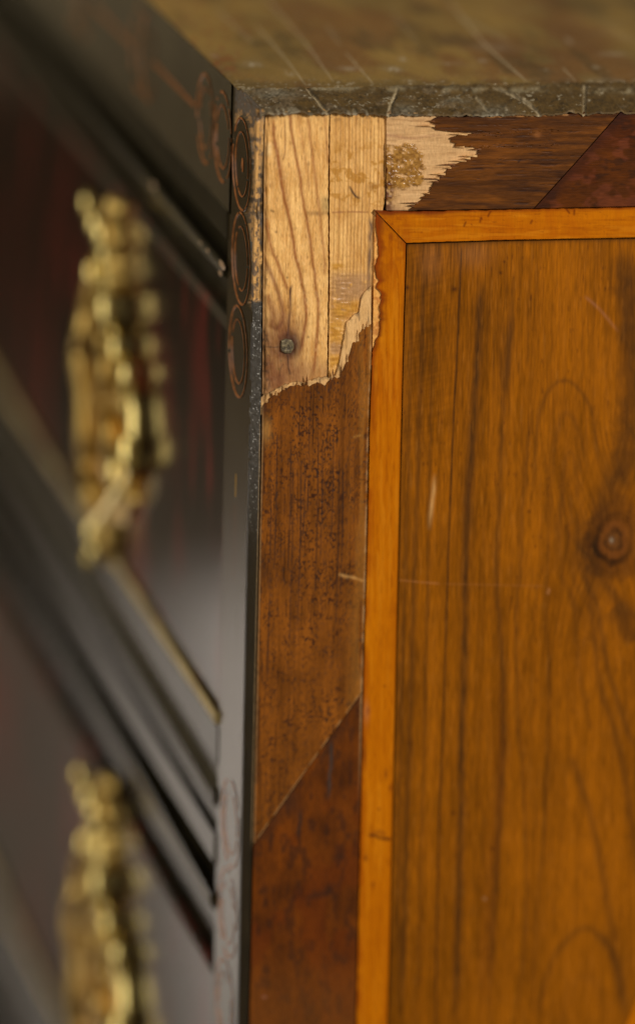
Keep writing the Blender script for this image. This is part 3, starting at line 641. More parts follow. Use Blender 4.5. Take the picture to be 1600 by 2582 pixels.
sheet('exposed_wood', U, Vg, on_side, C, 0.62 - .45 * gl2, out=-0.0007, thick=0.004, relief=0.00022 * (fbm(Vg / 4, U / 50, 3, 209) - .5) + 0.0009 * gl2 * fbm(U / 9, Vg / 7, 3, 210), mat=M_bare, parent=chest, label='pale bare wood with a glossy old glue patch')
# tan sliver beside the upright yellow strip
vs = axis(548, 905, 2.4); t = np.linspace(0, 1, 14)
U = (V2(vs) + 1)[:, None] * (1 - t) + 968 * t[None, :]; Vg = np.repeat(vs[:, None], 14, 1)
C = mix(S(214, 146, 66), S(236, 178, 100), fbm(U / 10, Vg / 10, 3, 215)); C = mix(C, S(176, 100, 36), .6 * ss(.5, .6, fbm(U / 9, Vg / 14, 3, 216)))
sheet('exposed_wood', U, Vg, on_side, C, 0.55, out=-0.0007, thick=0.002, relief=0.0003 * (fbm(U / 10, Vg / 10, 2, 217) - .5), mat=M_bare, parent=chest, label='narrow pale sliver beside the yellow strip')

# splinters along the breaks
rs_ = np.random.RandomState(11)
torn = [o for o in chest.children if o.name == 'torn_veneer'][0]
bare = [o for o in chest.children if o.name == 'exposed_wood'][0]
M_spl = mat_plain('splintered_wood', tuple(S(214, 170, 112)), 0.6, c2=tuple(S(176, 128, 76)), nscale=700)
M_spd = mat_plain('splintered_veneer', tuple(S(120, 70, 26)), 0.5, c2=tuple(S(80, 44, 14)), nscale=700)
def splinter(u0, v0, u1, v1, w, lift, parent, mat):
    d = np.array([u1 - u0, v1 - v0]); n_ = np.array([-d[1], d[0]]) / np.hypot(*d)
    a, b = np.array([u0, v0]) - n_ * w, np.array([u0, v0]) + n_ * w
    base = [on_side(*a, 0.0), on_side(*b, 0.0)]; tip = on_side(u1, v1, lift); low = [p + np.array([0, .0012, 0]) for p in base]; mid = on_side((u0 + u1) / 2, (v0 + v1) / 2, lift * .7 + .0004)
    v = base + [tip] + low + [mid]
    f = [(0, 5, 1), (1, 5, 2), (2, 5, 0), (3, 0, 2), (1, 4, 2), (3, 2, 4)]
    me = bpy.data.meshes.new('splinter'); me.from_pydata([tuple(p) for p in v], [], f); me.update()
    link('splinter', me, parent, mat)
for k in range(16):
    u = 668 + 262 * rs_.rand(); v = float(rag_top(np.array(u)))
    L_ = 10 + 26 * rs_.rand() ** 2; splinter(u, v + 3, u + 3 * (rs_.rand() - .5), v - L_, 1.6 + 1.8 * rs_.rand(), .0006 * rs_.rand(), torn, M_spl if rs_.rand() < .55 else M_spd)
for k in range(18):
    v = 300 + 222 * rs_.rand(); u = float(rag_left(np.array(v)))
    L_ = 14 + 36 * rs_.rand() ** 2; splinter(u + 3, v, u - L_, v + 3 * (rs_.rand() - .5), 1.4 + 1.6 * rs_.rand(), .0005 * rs_.rand(), bare, M_spl if rs_.rand() < .35 else M_spd)

# ---------------- nail
def nail():
    c = on_side(np.array(724.0), np.array(872.0), -0.0014)
    import bmesh
    bm = bmesh.new(); rs = np.random.RandomState(3)
    rings = []
    for (r, d) in [(0.0026, -0.002), (0.0025, 0.0003), (0.0020, 0.0006), (0.0010, 0.0005)]:
        rg = []
        for k in range(9):
            a = k / 9 * 2 * math.pi + .3
            q = r * (1 + .18 * (rs.rand() - .5)) * (1 / max(abs(math.cos(a)), abs(math.sin(a)))) ** .6
            rg.append(bm.verts.new((c[0] + q * math.cos(a), c[1] - d - .0002 * rs.rand(), c[2] + q * math.sin(a))))
        rings.append(rg)
    for A, B in zip(rings, rings[1:]):
        for k in range(9): bm.faces.new((A[k], A[(k + 1) % 9], B[(k + 1) % 9], B[k]))
    bm.faces.new(rings[-1]); bmesh.ops.recalc_face_normals(bm, faces=bm.faces)
    me = bpy.data.meshes.new('nail'); bm.to_mesh(me); bm.free()
    return link('nail', me, chest, M_nail)
nail()

# ---------------- edge of the front's lacquer on the side
L0 = lambda v: to_px(np.stack([np.zeros_like(v), np.zeros_like(v), on_front(np.interp(v, [0, 3000], [650, 592]), v, 0.0)[..., 2]], -1))[..., 0]
vs = axis(278, 2600, 2.2, YB)
t = np.linspace(0, 1, 15)
Lf = L0(vs)
R_ = V3(vs) - 1.5 + 2.0 * (vn(vs / 16, vs * 0, 221) - .5) * ss(1500, 900, vs)
U = Lf[:, None] * (1 - t) + R_[:, None] * t; Vg = np.repeat(vs[:, None], len(t), 1)
tan = mix(S(186, 138, 78), S(216, 166, 100), fbm(U / 8, Vg / 30, 3, 222)); tan = mix(tan, S(84, 72, 64), .85 * ss(.52, .64, fbm(U / 9, Vg / 13, 3, 223)))
tan = mix(tan, S(92, 84, 70), .8 * ss(660, 668, U + 6 * (fbm(U / 9, Vg / 9, 2, 230) - .5)))
gry = mix(S(40, 35, 29), S(76, 70, 62), fbm(U / 4, Vg / 6, 3, 224)); gry = mix(gry, S(190, 186, 180), .8 * ss(.84, .92, vn(U / 1.6, Vg / 1.6, 225)))
blk = mix(S(30, 23, 11), S(42, 33, 18), fbm(U / 10, Vg / 60, 2, 226))
C = mix(gry, blk, ss(1150, 1420, Vg + 80 * (fbm(U / 8, Vg / 20, 2, 227) - .5)))
ch = ss(764, 756, Vg + 12 * (fbm(U / 9, Vg / 9, 2, 228) - .5)); C = mix(C, tan, ch)
nk = np.exp(-((Vg - 535) / 22) ** 2) + np.exp(-((Vg - 286) / 14) ** 2); C = mix(C, S(72, 62, 52), .8 * np.clip(nk, 0, 1) * ss(.3, .5, fbm(U / 6, Vg / 9, 3, 229)))
C = mix(C, S(170, 140, 100), .55 * np.exp(-((U - R_[:, None] + 1.0) / 1.6) ** 2) * ss(1050, 1100, Vg) * ss(2150, 2100, Vg) * (.4 + .8 * fbm(Vg / 8, U * 0, 3, 231)))
ck = np.exp(-((U - R_[:, None] + 2.0) / 3.4) ** 2) * ss(380, 420, Vg) * ss(775, 760, Vg) * ss(.15, .4, fbm(U * 0, Vg / 16, 3, 233)); C = mix(C, S(34, 28, 22), .9 * ck)
rel = 0.0006 * (fbm(U / 8, Vg / 14, 3, 232) - .5) * ss(1400, 1000, Vg) - 0.0010 * np.clip(nk, 0, 1) - 0.0005 * ch
sheet('edge_strip', U, Vg, on_side, C, 0.5 - .15 * ss(1150, 1420, Vg), out=0.0, thick=0.003, relief=rel, mat=M_edge, parent=chest, label='lacquer edge, chipped to bare wood above')

# ---------------- top
def col_top(U, V):
    P = on_top(U, V); x = P[..., 0]; y = P[..., 1]
    f1 = fbm(x * 90 + .2 * y * 90, y * 14, 3, 241); bl = fbm(x * 24, y * 10, 4, 242); b2 = fbm(x * 60, y * 25, 3, 243)
    C = mix(S(108, 86, 44), S(176, 138, 68), .5 + .5 * (f1 - .5) + .9 * (bl - .5) + .5 * (b2 - .5))
    C = mix(C, S(120, 72, 34), .6 * ss(.54, .70, fbm(x * 40, y * 12, 4, 244)))
    C = mix(C, S(84, 64, 30), .6 * ss(.56, .7, fbm(x * 70, y * 16, 4, 245)))
    # long scratches and cracks
    for k, (p, w, st) in enumerate([([(655, -20), (770, 110), (843, 212)], 5, .55), ([(868, 131), (905, 172), (944, 216)], 4, .7), ([(640, 60), (720, 150), (775, 222)], 4, .65),
                     ([(1120, -10), (1220, 110), (1334, 212)], 6, .6), ([(1415, 170), (1452, 208)], 4, .7), ([(540, 20), (640, 110)], 8, .3), ([(1440, -10), (1600, 110)], 8, .4),
                     ([(1150, 40), (1290, 110)], 10, .25), ([(820, 60), (860, 120)], 9, .25), ([(980, 20), (1060, 120)], 8, .2)]):
        C = mix(C, S(200, 180, 144), st * stroke(U, V, p, w * .40, fade=.15, rough=.5, seed=250 + k))
    for (x_, y_, rx, ry, k) in [(634, 163, 22, 5, .7), (990, 176, 16, 5, .9), (1015, 150, 9, 5, .6), (1433, 104, 7, 7, .5), (1570, 210, 13, 6, .95), (1540, 138, 24, 5, .5), (540, 140, 9, 5, .4), (880, 174, 24, 5, .4),
                     (1130, 162, 30, 3, .3), (1215, 154, 10, 4, .5), (1240, 120, 50, 10, .2), (728, 186, 10, 6, .5), (1030, 205, 12, 3, .5), (1520, 205, 30, 7, .4), (1370, 175, 8, 4, .4), (1500, 170, 9, 4, .4)]:
        C = mix(C, S(200, 186, 160), k * np.exp(-((U - x_ - (V - y_)) / rx) ** 2 - ((V - y_) / ry) ** 2) * ss(.2, .5, vn(U / 8, V / 4, 262)))
    ew = ss(196, 216, V + 22 * (fbm(U / 34, V / 12, 3, 265) - .5)); C = mix(C, S(66, 52, 30), .45 * ew); C = mix(C, S(186, 172, 144), .7 * ew * ss(.62, .78, fbm(U / 12, V / 3.5, 3, 266)))
    sp = vn(U / 7, V / 3.0, 263); C = mix(C, S(170, 140, 100), .4 * ss(.86, .95, sp))
    C = mix(C, S(140, 70, 36), .5 * ss(.6, .75, fbm(U / 14, V / 10, 3, 264)) * ss(640, 560, U))
    return C
us = axis(360, 1640, 3.2, 3400); 
xr = np.interp(np.arange(len(us)), [0, len(us)], [0, 1])
# grid in chest space: x along the side edge, y back from it
E_in = 218.0
def top_grid(v0, v1, n, x_lo=None):
    """rows of constant y between two picture rows (measured at u = 1000)"""
    ya = on_top(np.array(1000.0), np.array(v0))[1]; yb = on_top(np.array(1000.0), np.array(v1))[1]
    return ya, yb
y_in = float(on_top(np.array(1000.0), np.array(E_in))[1]); y_out = float(on_side(np.array(1000.0), np.array(283.0))[1])
def top_sheet(name, xs, ysr, zfun, cfun, rfun, thick, mat, label):
    X, Y = np.meshgrid(xs, ysr)
    px = to_px(np.stack([X, Y, X * 0], -1)); Uu, Vv = px[..., 0], px[..., 1]
    Z = zfun(Uu, Vv, X, Y)
    r, c = X.shape; P = np.stack([X, Y, Z], -1).reshape(-1, 3)
    idx = np.arange(r * c).reshape(r, c)
    q = np.stack([idx[:-1, :-1], idx[:-1, 1:], idx[1:, 1:], idx[1:, :-1]], -1).reshape(-1, 4)
    ring = np.concatenate([idx[0, :], idx[1:, -1], idx[-1, -2::-1], idx[-2:0:-1, 0]])
    low = P[ring].copy(); low[:, 2] -= thick
    n0 = len(P); k = len(ring); i = np.arange(k); j = (i + 1) % k
    sq = np.stack([n0 + j, n0 + i, n0 + k + i, n0 + k + j], -1)
    verts = np.concatenate([P, P[ring], low]); quads = np.concatenate([q, sq])
    me = fast_mesh(name, verts, quads, np.r_[np.ones(len(q)), np.zeros(k)])
    cc = np.clip(cfun(Uu, Vv), .0005, .9).reshape(-1, 3)
    C = np.ones((len(verts), 4), np.float32); C[:n0, :3] = cc; C[n0:n0 + k, :3] = cc[ring]; C[n0 + k:, :3] = cc[ring]
    me.attributes.new('grain_colour', 'FLOAT_COLOR', 'POINT').data.foreach_set('color', C.ravel())
    R = np.broadcast_to(rfun(Uu, Vv), Uu.shape).reshape(-1); R = np.concatenate([R, R[ring], R[ring]]).astype(np.float32)
    me.attributes.new('roughness', 'FLOAT', 'POINT').data.foreach_set('value', R)
    return link(name, me, chest, mat, label)
xs = np.r_[np.arange(0.0, 0.15, 0.0004), np.linspace(0.15, 0.50, 60)]
y_back = float(on_top(np.array(1000.0), np.array(-20.0))[1])
ysr = np.r_[np.linspace(y_in + 0.0004, y_back, 260), np.linspace(y_back, 1.10, 30)[1:]]
top_sheet('top_board', xs, ysr, lambda u, v, x, y: 0.00012 + 0.00025 * (fbm(x * 60, y * 20, 3, 271) - .5) + 0.00012 * (fbm(u / 9, v / 5, 3, 272) - .5), col_top,
          lambda u, v: 0.42 + .3 * (fbm(u / 40, v / 14, 3, 273) - .5), 0.0003, M_top, 'worn brown lacquered top with cracks and scratches')
def col_rim(U, V):
    C = mix(S(60, 44, 22), S(112, 86, 44), .5 + .8 * (fbm(U / 60, V / 10, 4, 281) - .5) + .6 * (fbm(U / 9, V / 4, 3, 282) - .5))
    g = ss(.54, .68, fbm(U / 40, V / 12, 3, 283) + .20 * ss(255, 285, V) + .34 * ss(800, 660, U) - .10)
    C = mix(C, mix(S(44, 34, 22), S(146, 124, 94), fbm(U / 6, V / 3, 3, 284)), .8 * g)
    C = mix(C, S(214, 204, 180), .8 * ss(.84, .93, vn(U / 4.5, V / 2.2, 285)) * np.clip(g, 0, 1) * ss(.35, .65, fbm(U / 90, V / 40, 2, 293)))
    C = mix(C, S(196, 184, 158), .6 * ss(.66, .8, fbm(U / 11, V / 3.4, 3, 290)) * ss(.4, .6, fbm(U / 60, V / 20, 2, 291)))  # pale specks painted as small highlights on the worn rim
    C = mix(C, S(34, 27, 18), .6 * ss(.66, .78, fbm(U / 13, V / 4, 3, 292)))
    C = mix(C, S(176, 162, 130), .55 * np.exp(-((V - 221 - 5 * fbm(U / 40, U * 0, 2, 286)) / 5) ** 2) * ss(.3, .7, fbm(U / 24, V / 14, 3, 287)))
    C = C * (1 - .35 * ss(250, 276, V) * ss(.3, .6, fbm(U / 50, V / 16, 3, 294)))[..., None]
    hb = ss(.62, .72, vn((U * .9 - V * .8) / 7, V / 40, 288)) * ss(262, 272, V) * ss(.35, .55, fbm(U / 70, U * 0, 2, 289)); C = mix(C, S(170, 160, 136), .5 * hb)
    for k, p in enumerate([[(770, 218), (800, 250), (826, 276)], [(1240, 217), (1290, 232), (1345, 254), (1368, 272)], [(1472, 212), (1471, 240), (1470, 276)], [(1000, 222), (985, 250), (976, 280)], [(1195, 235), (1230, 262)]]):
        C = mix(C, S(196, 176, 140), .7 * stroke(U, V, p, 3.0, fade=.1, rough=.6, wob=2, seed=288 + k))
        C = mix(C, S(40, 32, 24), .6 * stroke(U, V, [(a + 6, b) for a, b in p], 2.2, fade=.1, rough=.6, wob=2, seed=298 + k))
    for (x, y, rx, ry) in [(1150, 243, 34, 5), (1240, 262, 50, 12), (1020, 262, 30, 10), (690, 235, 50, 8)]:
        C = mix(C, mix(S(64, 58, 48), S(150, 142, 122), vn(U / 7, V / 3, 301)), .7 * np.exp(-((U - x) / rx) ** 2 - ((V - y) / ry) ** 2))
    C = mix(C, S(64, 54, 42), .6 * ss(264, 282, V) * ss(.4, .6, fbm(U / 12, V / 5, 3, 302)))
    C = mix(C, S(150, 112, 66), .55 * ss(276, 283, V) * ss(.45, .6, fbm(U / 26, V / 6, 2, 303)))
    return C
ysr = np.linspace(y_out - 0.0006, y_in, 44)
EU = np.linspace(600, 4400, 600)
def z_rim(u, v, x, y):
    t = (y - y_out) / (y_in - y_out)
    ze = on_side(x / PX * 0 + np.interp(x[0], on_side(EU, TOPE(EU))[:, 0], EU)[None, :], (np.interp(x[0], on_side(EU, TOPE(EU))[:, 0], TOPE(EU)) - 5.0 * ss(.45, .8, fbm(x[0] * 260, x[0] * 0, 4, 315)) + 1.6 * (vn(x[0] * 900, x[0] * 0, 316) - .5))[None, :] + y * 0)[..., 2]
    return (0.0002 + (ze - 0.0002) * (1 - t) - 0.0004 * (1 - t) ** 6 + 0.0011 * (fbm(u / 26, v / 9, 3, 311) - .5) + 0.0006 * (fbm(u / 7, v / 4, 3, 312) - .5)
            - 0.0016 * ss(760, 640, u) * fbm(u / 14, v / 8, 3, 313) * ss(0, .5, 1 - t) - 0.0007 * stroke(u, v, [(770, 218), (800, 250), (832, 280)], 4) - 0.0007 * stroke(u, v, [(1472, 212), (1470, 280)], 4)
            - 0.0006 * stroke(u, v, [(1240, 217), (1290, 232), (1345, 254), (1368, 272)], 4) - 0.0005 * stroke(u, v, [(1000, 222), (976, 284)], 5))
top_sheet('top_edge', np.r_[np.arange(0.0012, 0.15, 0.0003), np.linspace(0.15, 0.50, 80)], ysr, z_rim, col_rim, lambda u, v: 0.45 + .25 * (fbm(u / 12, v / 5, 3, 314) - .5), 0.0007, M_top,
          'chipped greyish rim along the side of the top')

# ---------------- front: corner stile
Rr = 118 * PX / 0.975
def circ(u, v): return on_front(np.array(float(u)), np.array(float(v)))
ring_px = [(610, 414), (608.5, 652), (601, 886), (582, 2075), (575, 2302), (567, 2528)]
yS0 = float(circ(561, 1350)[1])
ry = [circ(*p) for p in ring_px]
zt = float(circ(620, 250)[2])
zsr = np.r_[np.arange(0.0, -0.34, -0.00045), np.linspace(-0.342, zB, 40)]
ysr = np.linspace(0.0004, yS0, 96)
Y, Z = np.meshgrid(ysr, zsr)
d_in = np.minimum.reduce([np.hypot(Y - r[1], Z - r[2]) for r in ry[:2]])
zc = float(circ(620, 762)[2])
frz = float(circ(588, 300)[1])
out_c = (d_in > Rr + 0.0005) & (Z > zc + 0.0006 * np.sin(Y * 3000)) & ((Y < ry[0][1] - .002) | (Z > ry[0][2] + Rr * .35)) & (Y < frz + 0.0005)
chip = out_c.astype(float)
px = to_px(np.stack([Y * 0, Y, Z], -1)); Uu, Vv = px[..., 0], px[..., 1]
lac = mix(S(60, 49, 31), S(72, 59, 37), fbm(Y * 90, Z * 60, 3, 321))
bare = mix(S(150, 112, 66), S(206, 158, 98), fbm(Uu / 6, Vv / 16, 3, 322)); bare = mix(bare, S(74, 66, 58), .85 * ss(.46, .60, fbm(Uu / 7, Vv / 9, 3, 323) + .25 * ss(330, 240, Vv)))
bare = mix(bare, S(92, 88, 80), .6 * ss(320, 250, Vv) * ss(.3, .5, vn(Uu / 3, Vv / 4, 324)))
C = mix(lac, bare, chip)
yl = 0.5 * yS0
ln = np.exp(-((Y - ry[2][1] + 0.1 * 0) / 0.0006) ** 2)
def seg(z0, z1): return ss(z0, z0 - .002, Z) * ss(z1, z1 + .002, Z)
zz = lambda v: float(circ(592, v)[2])
lineY = np.interp(Z, [zz(1950), zz(1470), zz(1000)], [circ(579, 1950)[1], circ(589, 1470)[1], circ(598.5, 1000)[1]])
ln = np.exp(-((Y - lineY) / 0.0007) ** 2)
C = mix(C, S(20, 18, 14), .8 * ln * seg(zz(1010), zz(1180)) * ss(.3, .5, vn(Vv / 14, Uu * 0, 325)))
C = mix(C, S(214, 160, 20), .95 * ln * seg(zz(1184), zz(1258)))
C = mix(C, S(150, 84, 30), .9 * ln * seg(zz(1262), zz(1478)))
C = mix(C, S(24, 22, 16), .9 * ln * seg(zz(1478), zz(1700)) * ss(.25, .5, vn(Vv / 20, Uu * 0, 326)))
C = mix(C, S(110, 84, 50), .7 * ln * seg(zz(1700), zz(1950)) * ss(.35, .6, vn(Vv / 26, Uu * 0, 327)))
rel = -0.0012 * chip * (.7 + .6 * fbm(Uu / 6, Vv / 9, 3, 328))
def stile_plane(U_, V_, out): return np.stack([-out, Y, Z], -1)
sheet('corner_stile', Uu, Vv, stile_plane, C, 0.20 + .45 * chip + .03 * fbm(Y * 300, Z * 20, 2, 329), out=0.0, thick=0.0006, front=True, relief=rel, mat=M_stile, parent=chest, flip=True,
      label='black lacquer corner stile with gilt rings')
stile = [o for o in chest.children if o.name == 'corner_stile'][0]

# gilt rings
def ring_mesh(name, r, w, h, n=72, a0=0, a1=2 * math.pi, fade=None):
    full = abs(a1 - a0 - 2 * math.pi) < 1e-6
    k = n if full else n + 1; v = []; f = []
    for i in range(k):
        a = a0 + (a1 - a0) * i / n
        ww = w * (0.75 + 0.5 * vn(np.array(i / 9.0), np.array(r * 900), 331))
        for rr, hh in ((r - ww, 0), (r - ww * .8, h), (r, h)): v.append((-hh, rr * math.cos(a), rr * math.sin(a)))
    for i in range(n):
        j = (i + 1) % k
        for q in range(2): f.append((i * 3 + q, i * 3 + q + 1, j * 3 + q + 1, j * 3 + q))
    me = bpy.data.meshes.new(name); me.from_pydata(v, [], f); me.update(); me.materials.append(M_gilt); return me
def add_ring(r, w, p, parent, seed, wear=.12):
    me = ring_mesh('gilt_ring', r, w, 0.00025)
    o = bpy.data.objects.new('gilt_ring', me); col.objects.link(o); o.location = (-0.00005, p[1], p[2]); o.parent = parent
    b = bmesh.new(); b.from_mesh(me); b.verts.ensure_lookup_table()
    kill = []
    for f in b.faces:
        c = f.calc_center_median(); a = math.atan2(c.z, c.y)
        if float(fbm(np.array(a * 2.2 + seed * 9.1), np.array(seed * 3.3), 3, 335)) < .19 + wear: kill.append(f)
    bmesh.ops.delete(b, geom=kill, context='FACES'); b.to_mesh(me); b.free()
    return o
for k, p in enumerate(ry):
    add_ring(Rr, 0.0009, p, stile, k, .08 if k < 3 else .14); add_ring(Rr * .70, 0.0007, p, stile, k + 20, .10 if k < 3 else .16)
def disc(name, r, p, parent, mat):
    v = [(-0.0003, 0, 0)] + [(-0.0002, r * .8 * math.cos(a), r * math.sin(a)) for a in np.linspace(0, 2 * math.pi, 24, endpoint=False)]
    f = [(0, 1 + (i + 1) % 24, 1 + i) for i in range(24)]
    me = bpy.data.meshes.new(name); me.from_pydata(v, [], f); me.update()
    o = link(name, me, parent, mat); o.location = (0, p[1], p[2]); return o
disc('gilt_dot', 0.0027, circ(612, 416), stile, M_gilt)

# ---------------- front: frieze, mouldings, drawers
Y1 = 1.10
def zc_(out_mm, v): return float(on_front(np.array(545.0), np.array(float(v)), out_mm / 1000.0)[2])
def prof(lst, back=-30):
    p = [(o_ / 1000.0, zc_(o_, v)) for (o_, v) in lst]
    return p + [(back / 1000.0, p[-1][1]), (back / 1000.0, p[0][1])]
frieze_z0 = zc_(0, 500)
M_frz = mat_plain('frieze_lacquer', (0.080, 0.061, 0.034), 0.24, c2=(0.105, 0.080, 0.043), nscale=40, bump=0.03)
fz = prism('frieze', [(0.0, 0.0), (0.0, frieze_z0), (-0.03, frieze_z0), (-0.03, 0.0)], frz + 0.0006, Y1, M_frz, chest, label='black lacquer frieze with gilt rings and lines')
for p in [(562, 345), (519, 299)]:
    p = circ(*p); add_ring(Rr, 0.0011, p, fz, p[1] * 700, .12); add_ring(Rr * .70, 0.0009, p, fz, p[1] * 900, .20)
for (u, v) in [(374, 146), (352, 124), (214, -8), (194, -32)]:
    p = circ(u, v); add_ring(Rr, 0.0011, p, fz, u, .15)
def strip(u0, v0, u1, v1, w):
    a = circ(u0, v0); b = circ(u1, v1)
    me = box_mesh('gilt_line', (-0.0003, a[1], -w / 2), (0.001, b[1], w / 2)); o = link('gilt_line', me, fz, M_gilt); o.location = (0, 0, (a[2] + b[2]) / 2); return o
zl = float(circ(490, 262)[2])
strip(490, 262, 388, 160, 0.0016); strip(337, 113, 240, 20, 0.0016); strip(180, -40, 90, -130, 0.0016)
yS = yS0 + 0.0004
prism('moulding', prof([(0.4, 501), (0.6, 504), (0.6, 574), (-5, 560), (-5, 622), (1.0, 640), (2, 650), (2.2, 660), (1.5, 674), (-6, 650), (-6, 742)]), yS, Y1, M_mould, chest, label='dark moulding under the frieze')
mld = [o for o in chest.children if o.name == 'moulding'][0]
M_chip = mat_plain('bare_chip', (0.40, 0.26, 0.15), 0.5)
for k, (u, v, r) in enumerate([(556, 668, 1.5), (523, 632, 1.2), (385, 470, 1.7), (553, 690, 1.0), (505, 612, .9)]):
    c = on_front(np.array(float(u)), np.array(float(v)), 0.0022); rs = np.random.RandomState(k); n_ = 9
    vv = [(c[0] - .0004, c[1], c[2])] + [(c[0] + .0004, c[1] + 4 * r * .001 * math.cos(a) * (.7 + .5 * rs.rand()), c[2] + r * .001 * math.sin(a) * (.7 + .5 * rs.rand())) for a in np.linspace(0, 2 * math.pi, n_, endpoint=False)]
    me = bpy.data.meshes.new('chip'); me.from_pydata(vv, [], [(0, 1 + (i + 1) % n_, 1 + i) for i in range(n_)]); me.update()
    link('chip', me, mld, M_chip)
def drawer(v0, v1):
    return prism('drawer_front', prof([(-6.5, v0 - 55), (-1.8, v0 - 30), (-0.8, v0), (-0.5, v0 + 6), (-0.5, v1)]), yS, Y1, M_draw, chest)
d1 = drawer(795, 1786)
prism('bead', prof([(-0.5, 1787), (0.6, 1790), (1.6, 1799), (1.9, 1810), (1.8, 1820), (1.2, 1828)]), yS, Y1, M_bead, chest, label='thin gilt bead under the upper drawer')
def rail(dv, s=1.0):
    L = [(0.5, 1830), (0.5, 1922), (-1, 1934), (-0.6, 1955), (1.0, 1995), (1.6, 2016), (1.4, 2030), (-1.5, 2040), (-1.5, 2104), (0.8, 2112), (0.9, 2186), (-5, 2170), (-5, 2248), (1.0, 2268), (2, 2280), (2.2, 2292), (1.5, 2306), (-6, 2275), (-6, 2402)]
    return prism('rail', prof([(o_, v + dv) for o_, v in L]), yS, Y1, M_mould, chest)
rail(0); d2 = drawer(2462, 3352)
prism('bead', prof([(-0.5, 3353), (1.2, 3361), (1.9, 3372), (1.9, 3382), (1.0, 3394)]), yS, Y1, M_bead, chest, label='thin gilt bead under the middle drawer')
rail(3396 - 1830); d3 = drawer(2462 + 1566, 4960)
link('base_rail', box_mesh('base_rail', (-0.004, 0.0, zB - 0.03), (0.5, Y1, zc_(0, 4962))), chest, M_mould)
link('carcass', box_mesh('carcass', (0.0068, 0.0045, zB - 0.01), (0.495, Y1 - 0.002, -0.0125)), chest, M_dark)
for (x, y) in [(0.0, 0.01), (0.44, 0.01), (0.0, Y1 - 0.07), (0.44, Y1 - 0.07)]:
    me = box_mesh('foot', (x, y, -0.864), (x + 0.055, y + 0.055, zB - 0.028)); link('foot', me, chest, M_mould)
link('back_stile', box_mesh('back_stile', (0.0, Y1, zB), (0.5, Y1 + 0.01, 0.0)), chest, M_mould)

# ---------------- gilt mounts
import bmesh
def blob(bm, c, r, sx=1, sy=1, sz=1, seed=0):
    g = bmesh.ops.create_icosphere(bm, subdivisions=2, radius=1.0)
    rs = np.random.RandomState(seed)
    for v in g['verts']:
        n = v.co.normalized(); k = 1 + .05 * math.sin(7 * n.x + seed) * math.sin(6 * n.z + seed * 2)
        v.co = Vector((c[0] + n.x * r * sx * k, c[1] + n.y * r * sy * k, c[2] + n.z * r * sz * k))
def smooth_all(me):
    me.polygons.foreach_set('use_smooth', np.ones(len(me.polygons), bool))
def tube_mesh(name, pts, rad):
    p = smooth_line(pts, 8) if False else np.array(pts)
    bm = bmesh.new(); rings = []
    for i in range(len(p)):
        t = p[min(i + 1, len(p) - 1)] - p[max(i - 1, 0)]; t = t / np.linalg.norm(t)
        a = np.cross(t, [0, 1, 0.2]); a /= np.linalg.norm(a); b = np.cross(t, a)
        rr = rad[i] if hasattr(rad, '__len__') else rad
        rings.append([bm.verts.new(tuple(p[i] + rr * (math.cos(q) * a + math.sin(q) * b))) for q in np.linspace(0, 2 * math.pi, 12, endpoint=False)])
    for A, B in zip(rings, rings[1:]):
        for k in range(12): bm.faces.new((A[k], A[(k + 1) % 12], B[(k + 1) % 12], B[k]))
    bm.faces.new(rings[0]); bm.faces.new(rings[-1])
    bmesh.ops.recalc_face_normals(bm, faces=bm.faces)
    me = bpy.data.meshes.new(name); bm.to_mesh(me); bm.free(); smooth_all(me); return me
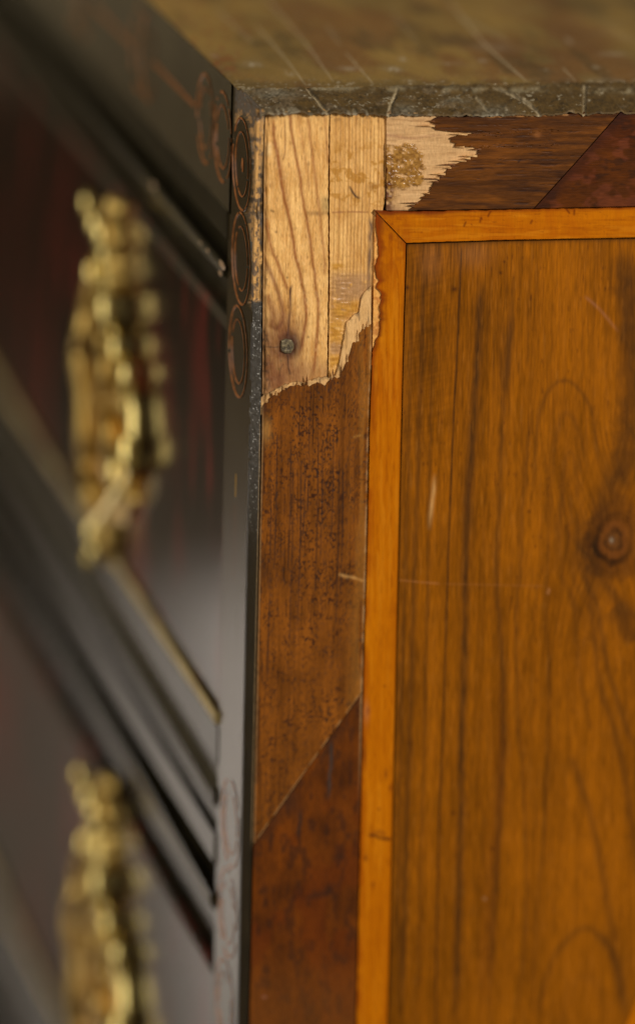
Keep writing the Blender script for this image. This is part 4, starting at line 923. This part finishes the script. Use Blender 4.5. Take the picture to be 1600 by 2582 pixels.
def mount(cy, ztop, zbot, label):
    H = ztop - zbot; zm = (ztop + zbot) / 2
    # pierced leafy backplate: half-width along its height
    th = np.array([0, .03, .07, .12, .18, .25, .33, .42, .50, .58, .66, .74, .81, .87, .92, .96, 1.0])
    hw = np.array([.002, .004, .006, .006, .008, .012, .014, .020, .030, .040, .048, .049, .034, .016, .008, .007, .002])
    n = 140; m = 24
    t = np.linspace(0, 1, n); w = np.interp(t, th, hw) + .0022 * np.sin(t * 70)
    s = np.linspace(-1, 1, m)
    T, Sg = np.meshgrid(t, s, indexing='ij'); Wd = np.repeat(w[:, None], m, 1)
    relf = 0.0014 + 0.0050 * (1 - Sg ** 2) ** .7 * (0.45 + .55 * np.sin(T * math.pi)) + 0.0010 * np.sin(T * 46 + 5 * np.abs(Sg)) * (1 - Sg ** 4) + 0.0012 * np.sin(9 * Sg + T * 30)
    Yc = cy + Sg * Wd; Zc = ztop - T * H; Xc = -np.maximum(relf, .0008)
    V = np.stack([Xc, Yc, Zc], -1).reshape(-1, 3); idx = np.arange(n * m).reshape(n, m)
    q = np.stack([idx[:-1, :-1], idx[:-1, 1:], idx[1:, 1:], idx[1:, :-1]], -1).reshape(-1, 4)
    ring = np.concatenate([idx[0, :], idx[1:, -1], idx[-1, -2::-1], idx[-2:0:-1, 0]])
    bk = V[ring].copy(); bk[:, 0] = 0.0004; n0 = len(V); k = len(ring); i = np.arange(k); j = (i + 1) % k
    me = fast_mesh('brass_mount', np.concatenate([V, bk]), np.concatenate([q, np.stack([ring[j], ring[i], n0 + i, n0 + j], -1)]), np.ones(len(q) + k))
    o = link('brass_mount', me, chest, M_brass, label)
    def scroll(name, pts, r0, amp, fq, ph, mat):
        p = smooth_line(pts, 9); a = np.linspace(0, 1, len(p))
        P = on_front(p[:, 0], p[:, 1], p[:, 2])
        rad = (r0 + amp * (.5 + .5 * np.sin(a * fq + ph)) ** 2) * np.minimum(1, .35 + np.minimum(a, 1 - a) * 8)
        link(name, tube_mesh(name, P, rad), o, mat)
    scroll('scroll', [(226, 500, .007), (243, 556, .006), (266, 600, .004), (270, 655, .004), (278, 722, .004), (284, 785, .004), (296, 860, .003), (318, 922, .003), (334, 985, .003), (342, 1052, .003), (342, 1135, .003), (330, 1196, .003), (302, 1245, .004)], .0038, .0005, 33, .5, M_brass_lit)
    scroll('scroll', [(318, 1215, .004), (286, 1262, .005), (260, 1300, .005), (240, 1345, .006), (238, 1385, .006), (246, 1405, .005)], .0030, .0006, 17, 0, M_brass_lit)
    scroll('scroll', [(232, 690, .007), (222, 780, .008), (210, 842, .010), (202, 885, .0105), (206, 930, .010), (214, 1000, .009), (216, 1100, .009), (222, 1180, .008), (232, 1250, .008), (236, 1320, .007)], .0036, .0004, 29, 2, M_brass)
    scroll('scroll', [(252, 700, .0065), (262, 780, .0065), (256, 850, .007), (266, 930, .007), (262, 1010, .007), (276, 1090, .007), (280, 1170, .006), (292, 1190, .005)], .0028, .0005, 27, 1, M_brass)
    for k, (u_, v_, o_, r) in enumerate([(226, 512, .008, .0050), (248, 562, .006, .0060), (264, 592, .006, .0060), (270, 640, .005, .0050), (284, 780, .005, .0085), (244, 688, .007, .0066), (305, 880, .004, .0066), (326, 945, .004, .0060), (342, 1136, .003, .0095), (298, 1188, .005, .0062), (240, 1340, .006, .0062), (232, 1405, .006, .0044)]):
        bm = bmesh.new(); blob(bm, (0, 0, 0), r, .72, (.26 if r > .0065 else .42), 1.05, k); b = bpy.data.meshes.new('glint_boss'); bm.to_mesh(b); bm.free(); smooth_all(b)
        bo = link('glint_boss', b, o, M_brass_lit); bo.location = Vector(on_front(np.array(float(u_)), np.array(float(v_)), o_)); bo.rotation_euler = (math.radians(-21), 0, math.radians(7))  # bosses added where glints fall, flattened and tilted to catch the key
    return o
def mount_at(u, vt, vb, label):
    c = circ(u, (vt + vb) / 2); top_ = circ(u, vt)[2]; bot_ = circ(u, vb)[2]
    return mount(float(c[1]), float(top_), float(bot_), label)
m1 = mount_at(296, 490, 1434, 'gilt brass mount on the upper drawer')
m2 = m1.copy(); col.objects.link(m2); m2['label'] = 'gilt brass mount on the middle drawer'
m2.location = (0, 0, float(circ(264, 1925)[2] - circ(296, 490)[2]))
for ch in list(m1.children):
    c2 = ch.copy(); col.objects.link(c2); c2.parent = m2
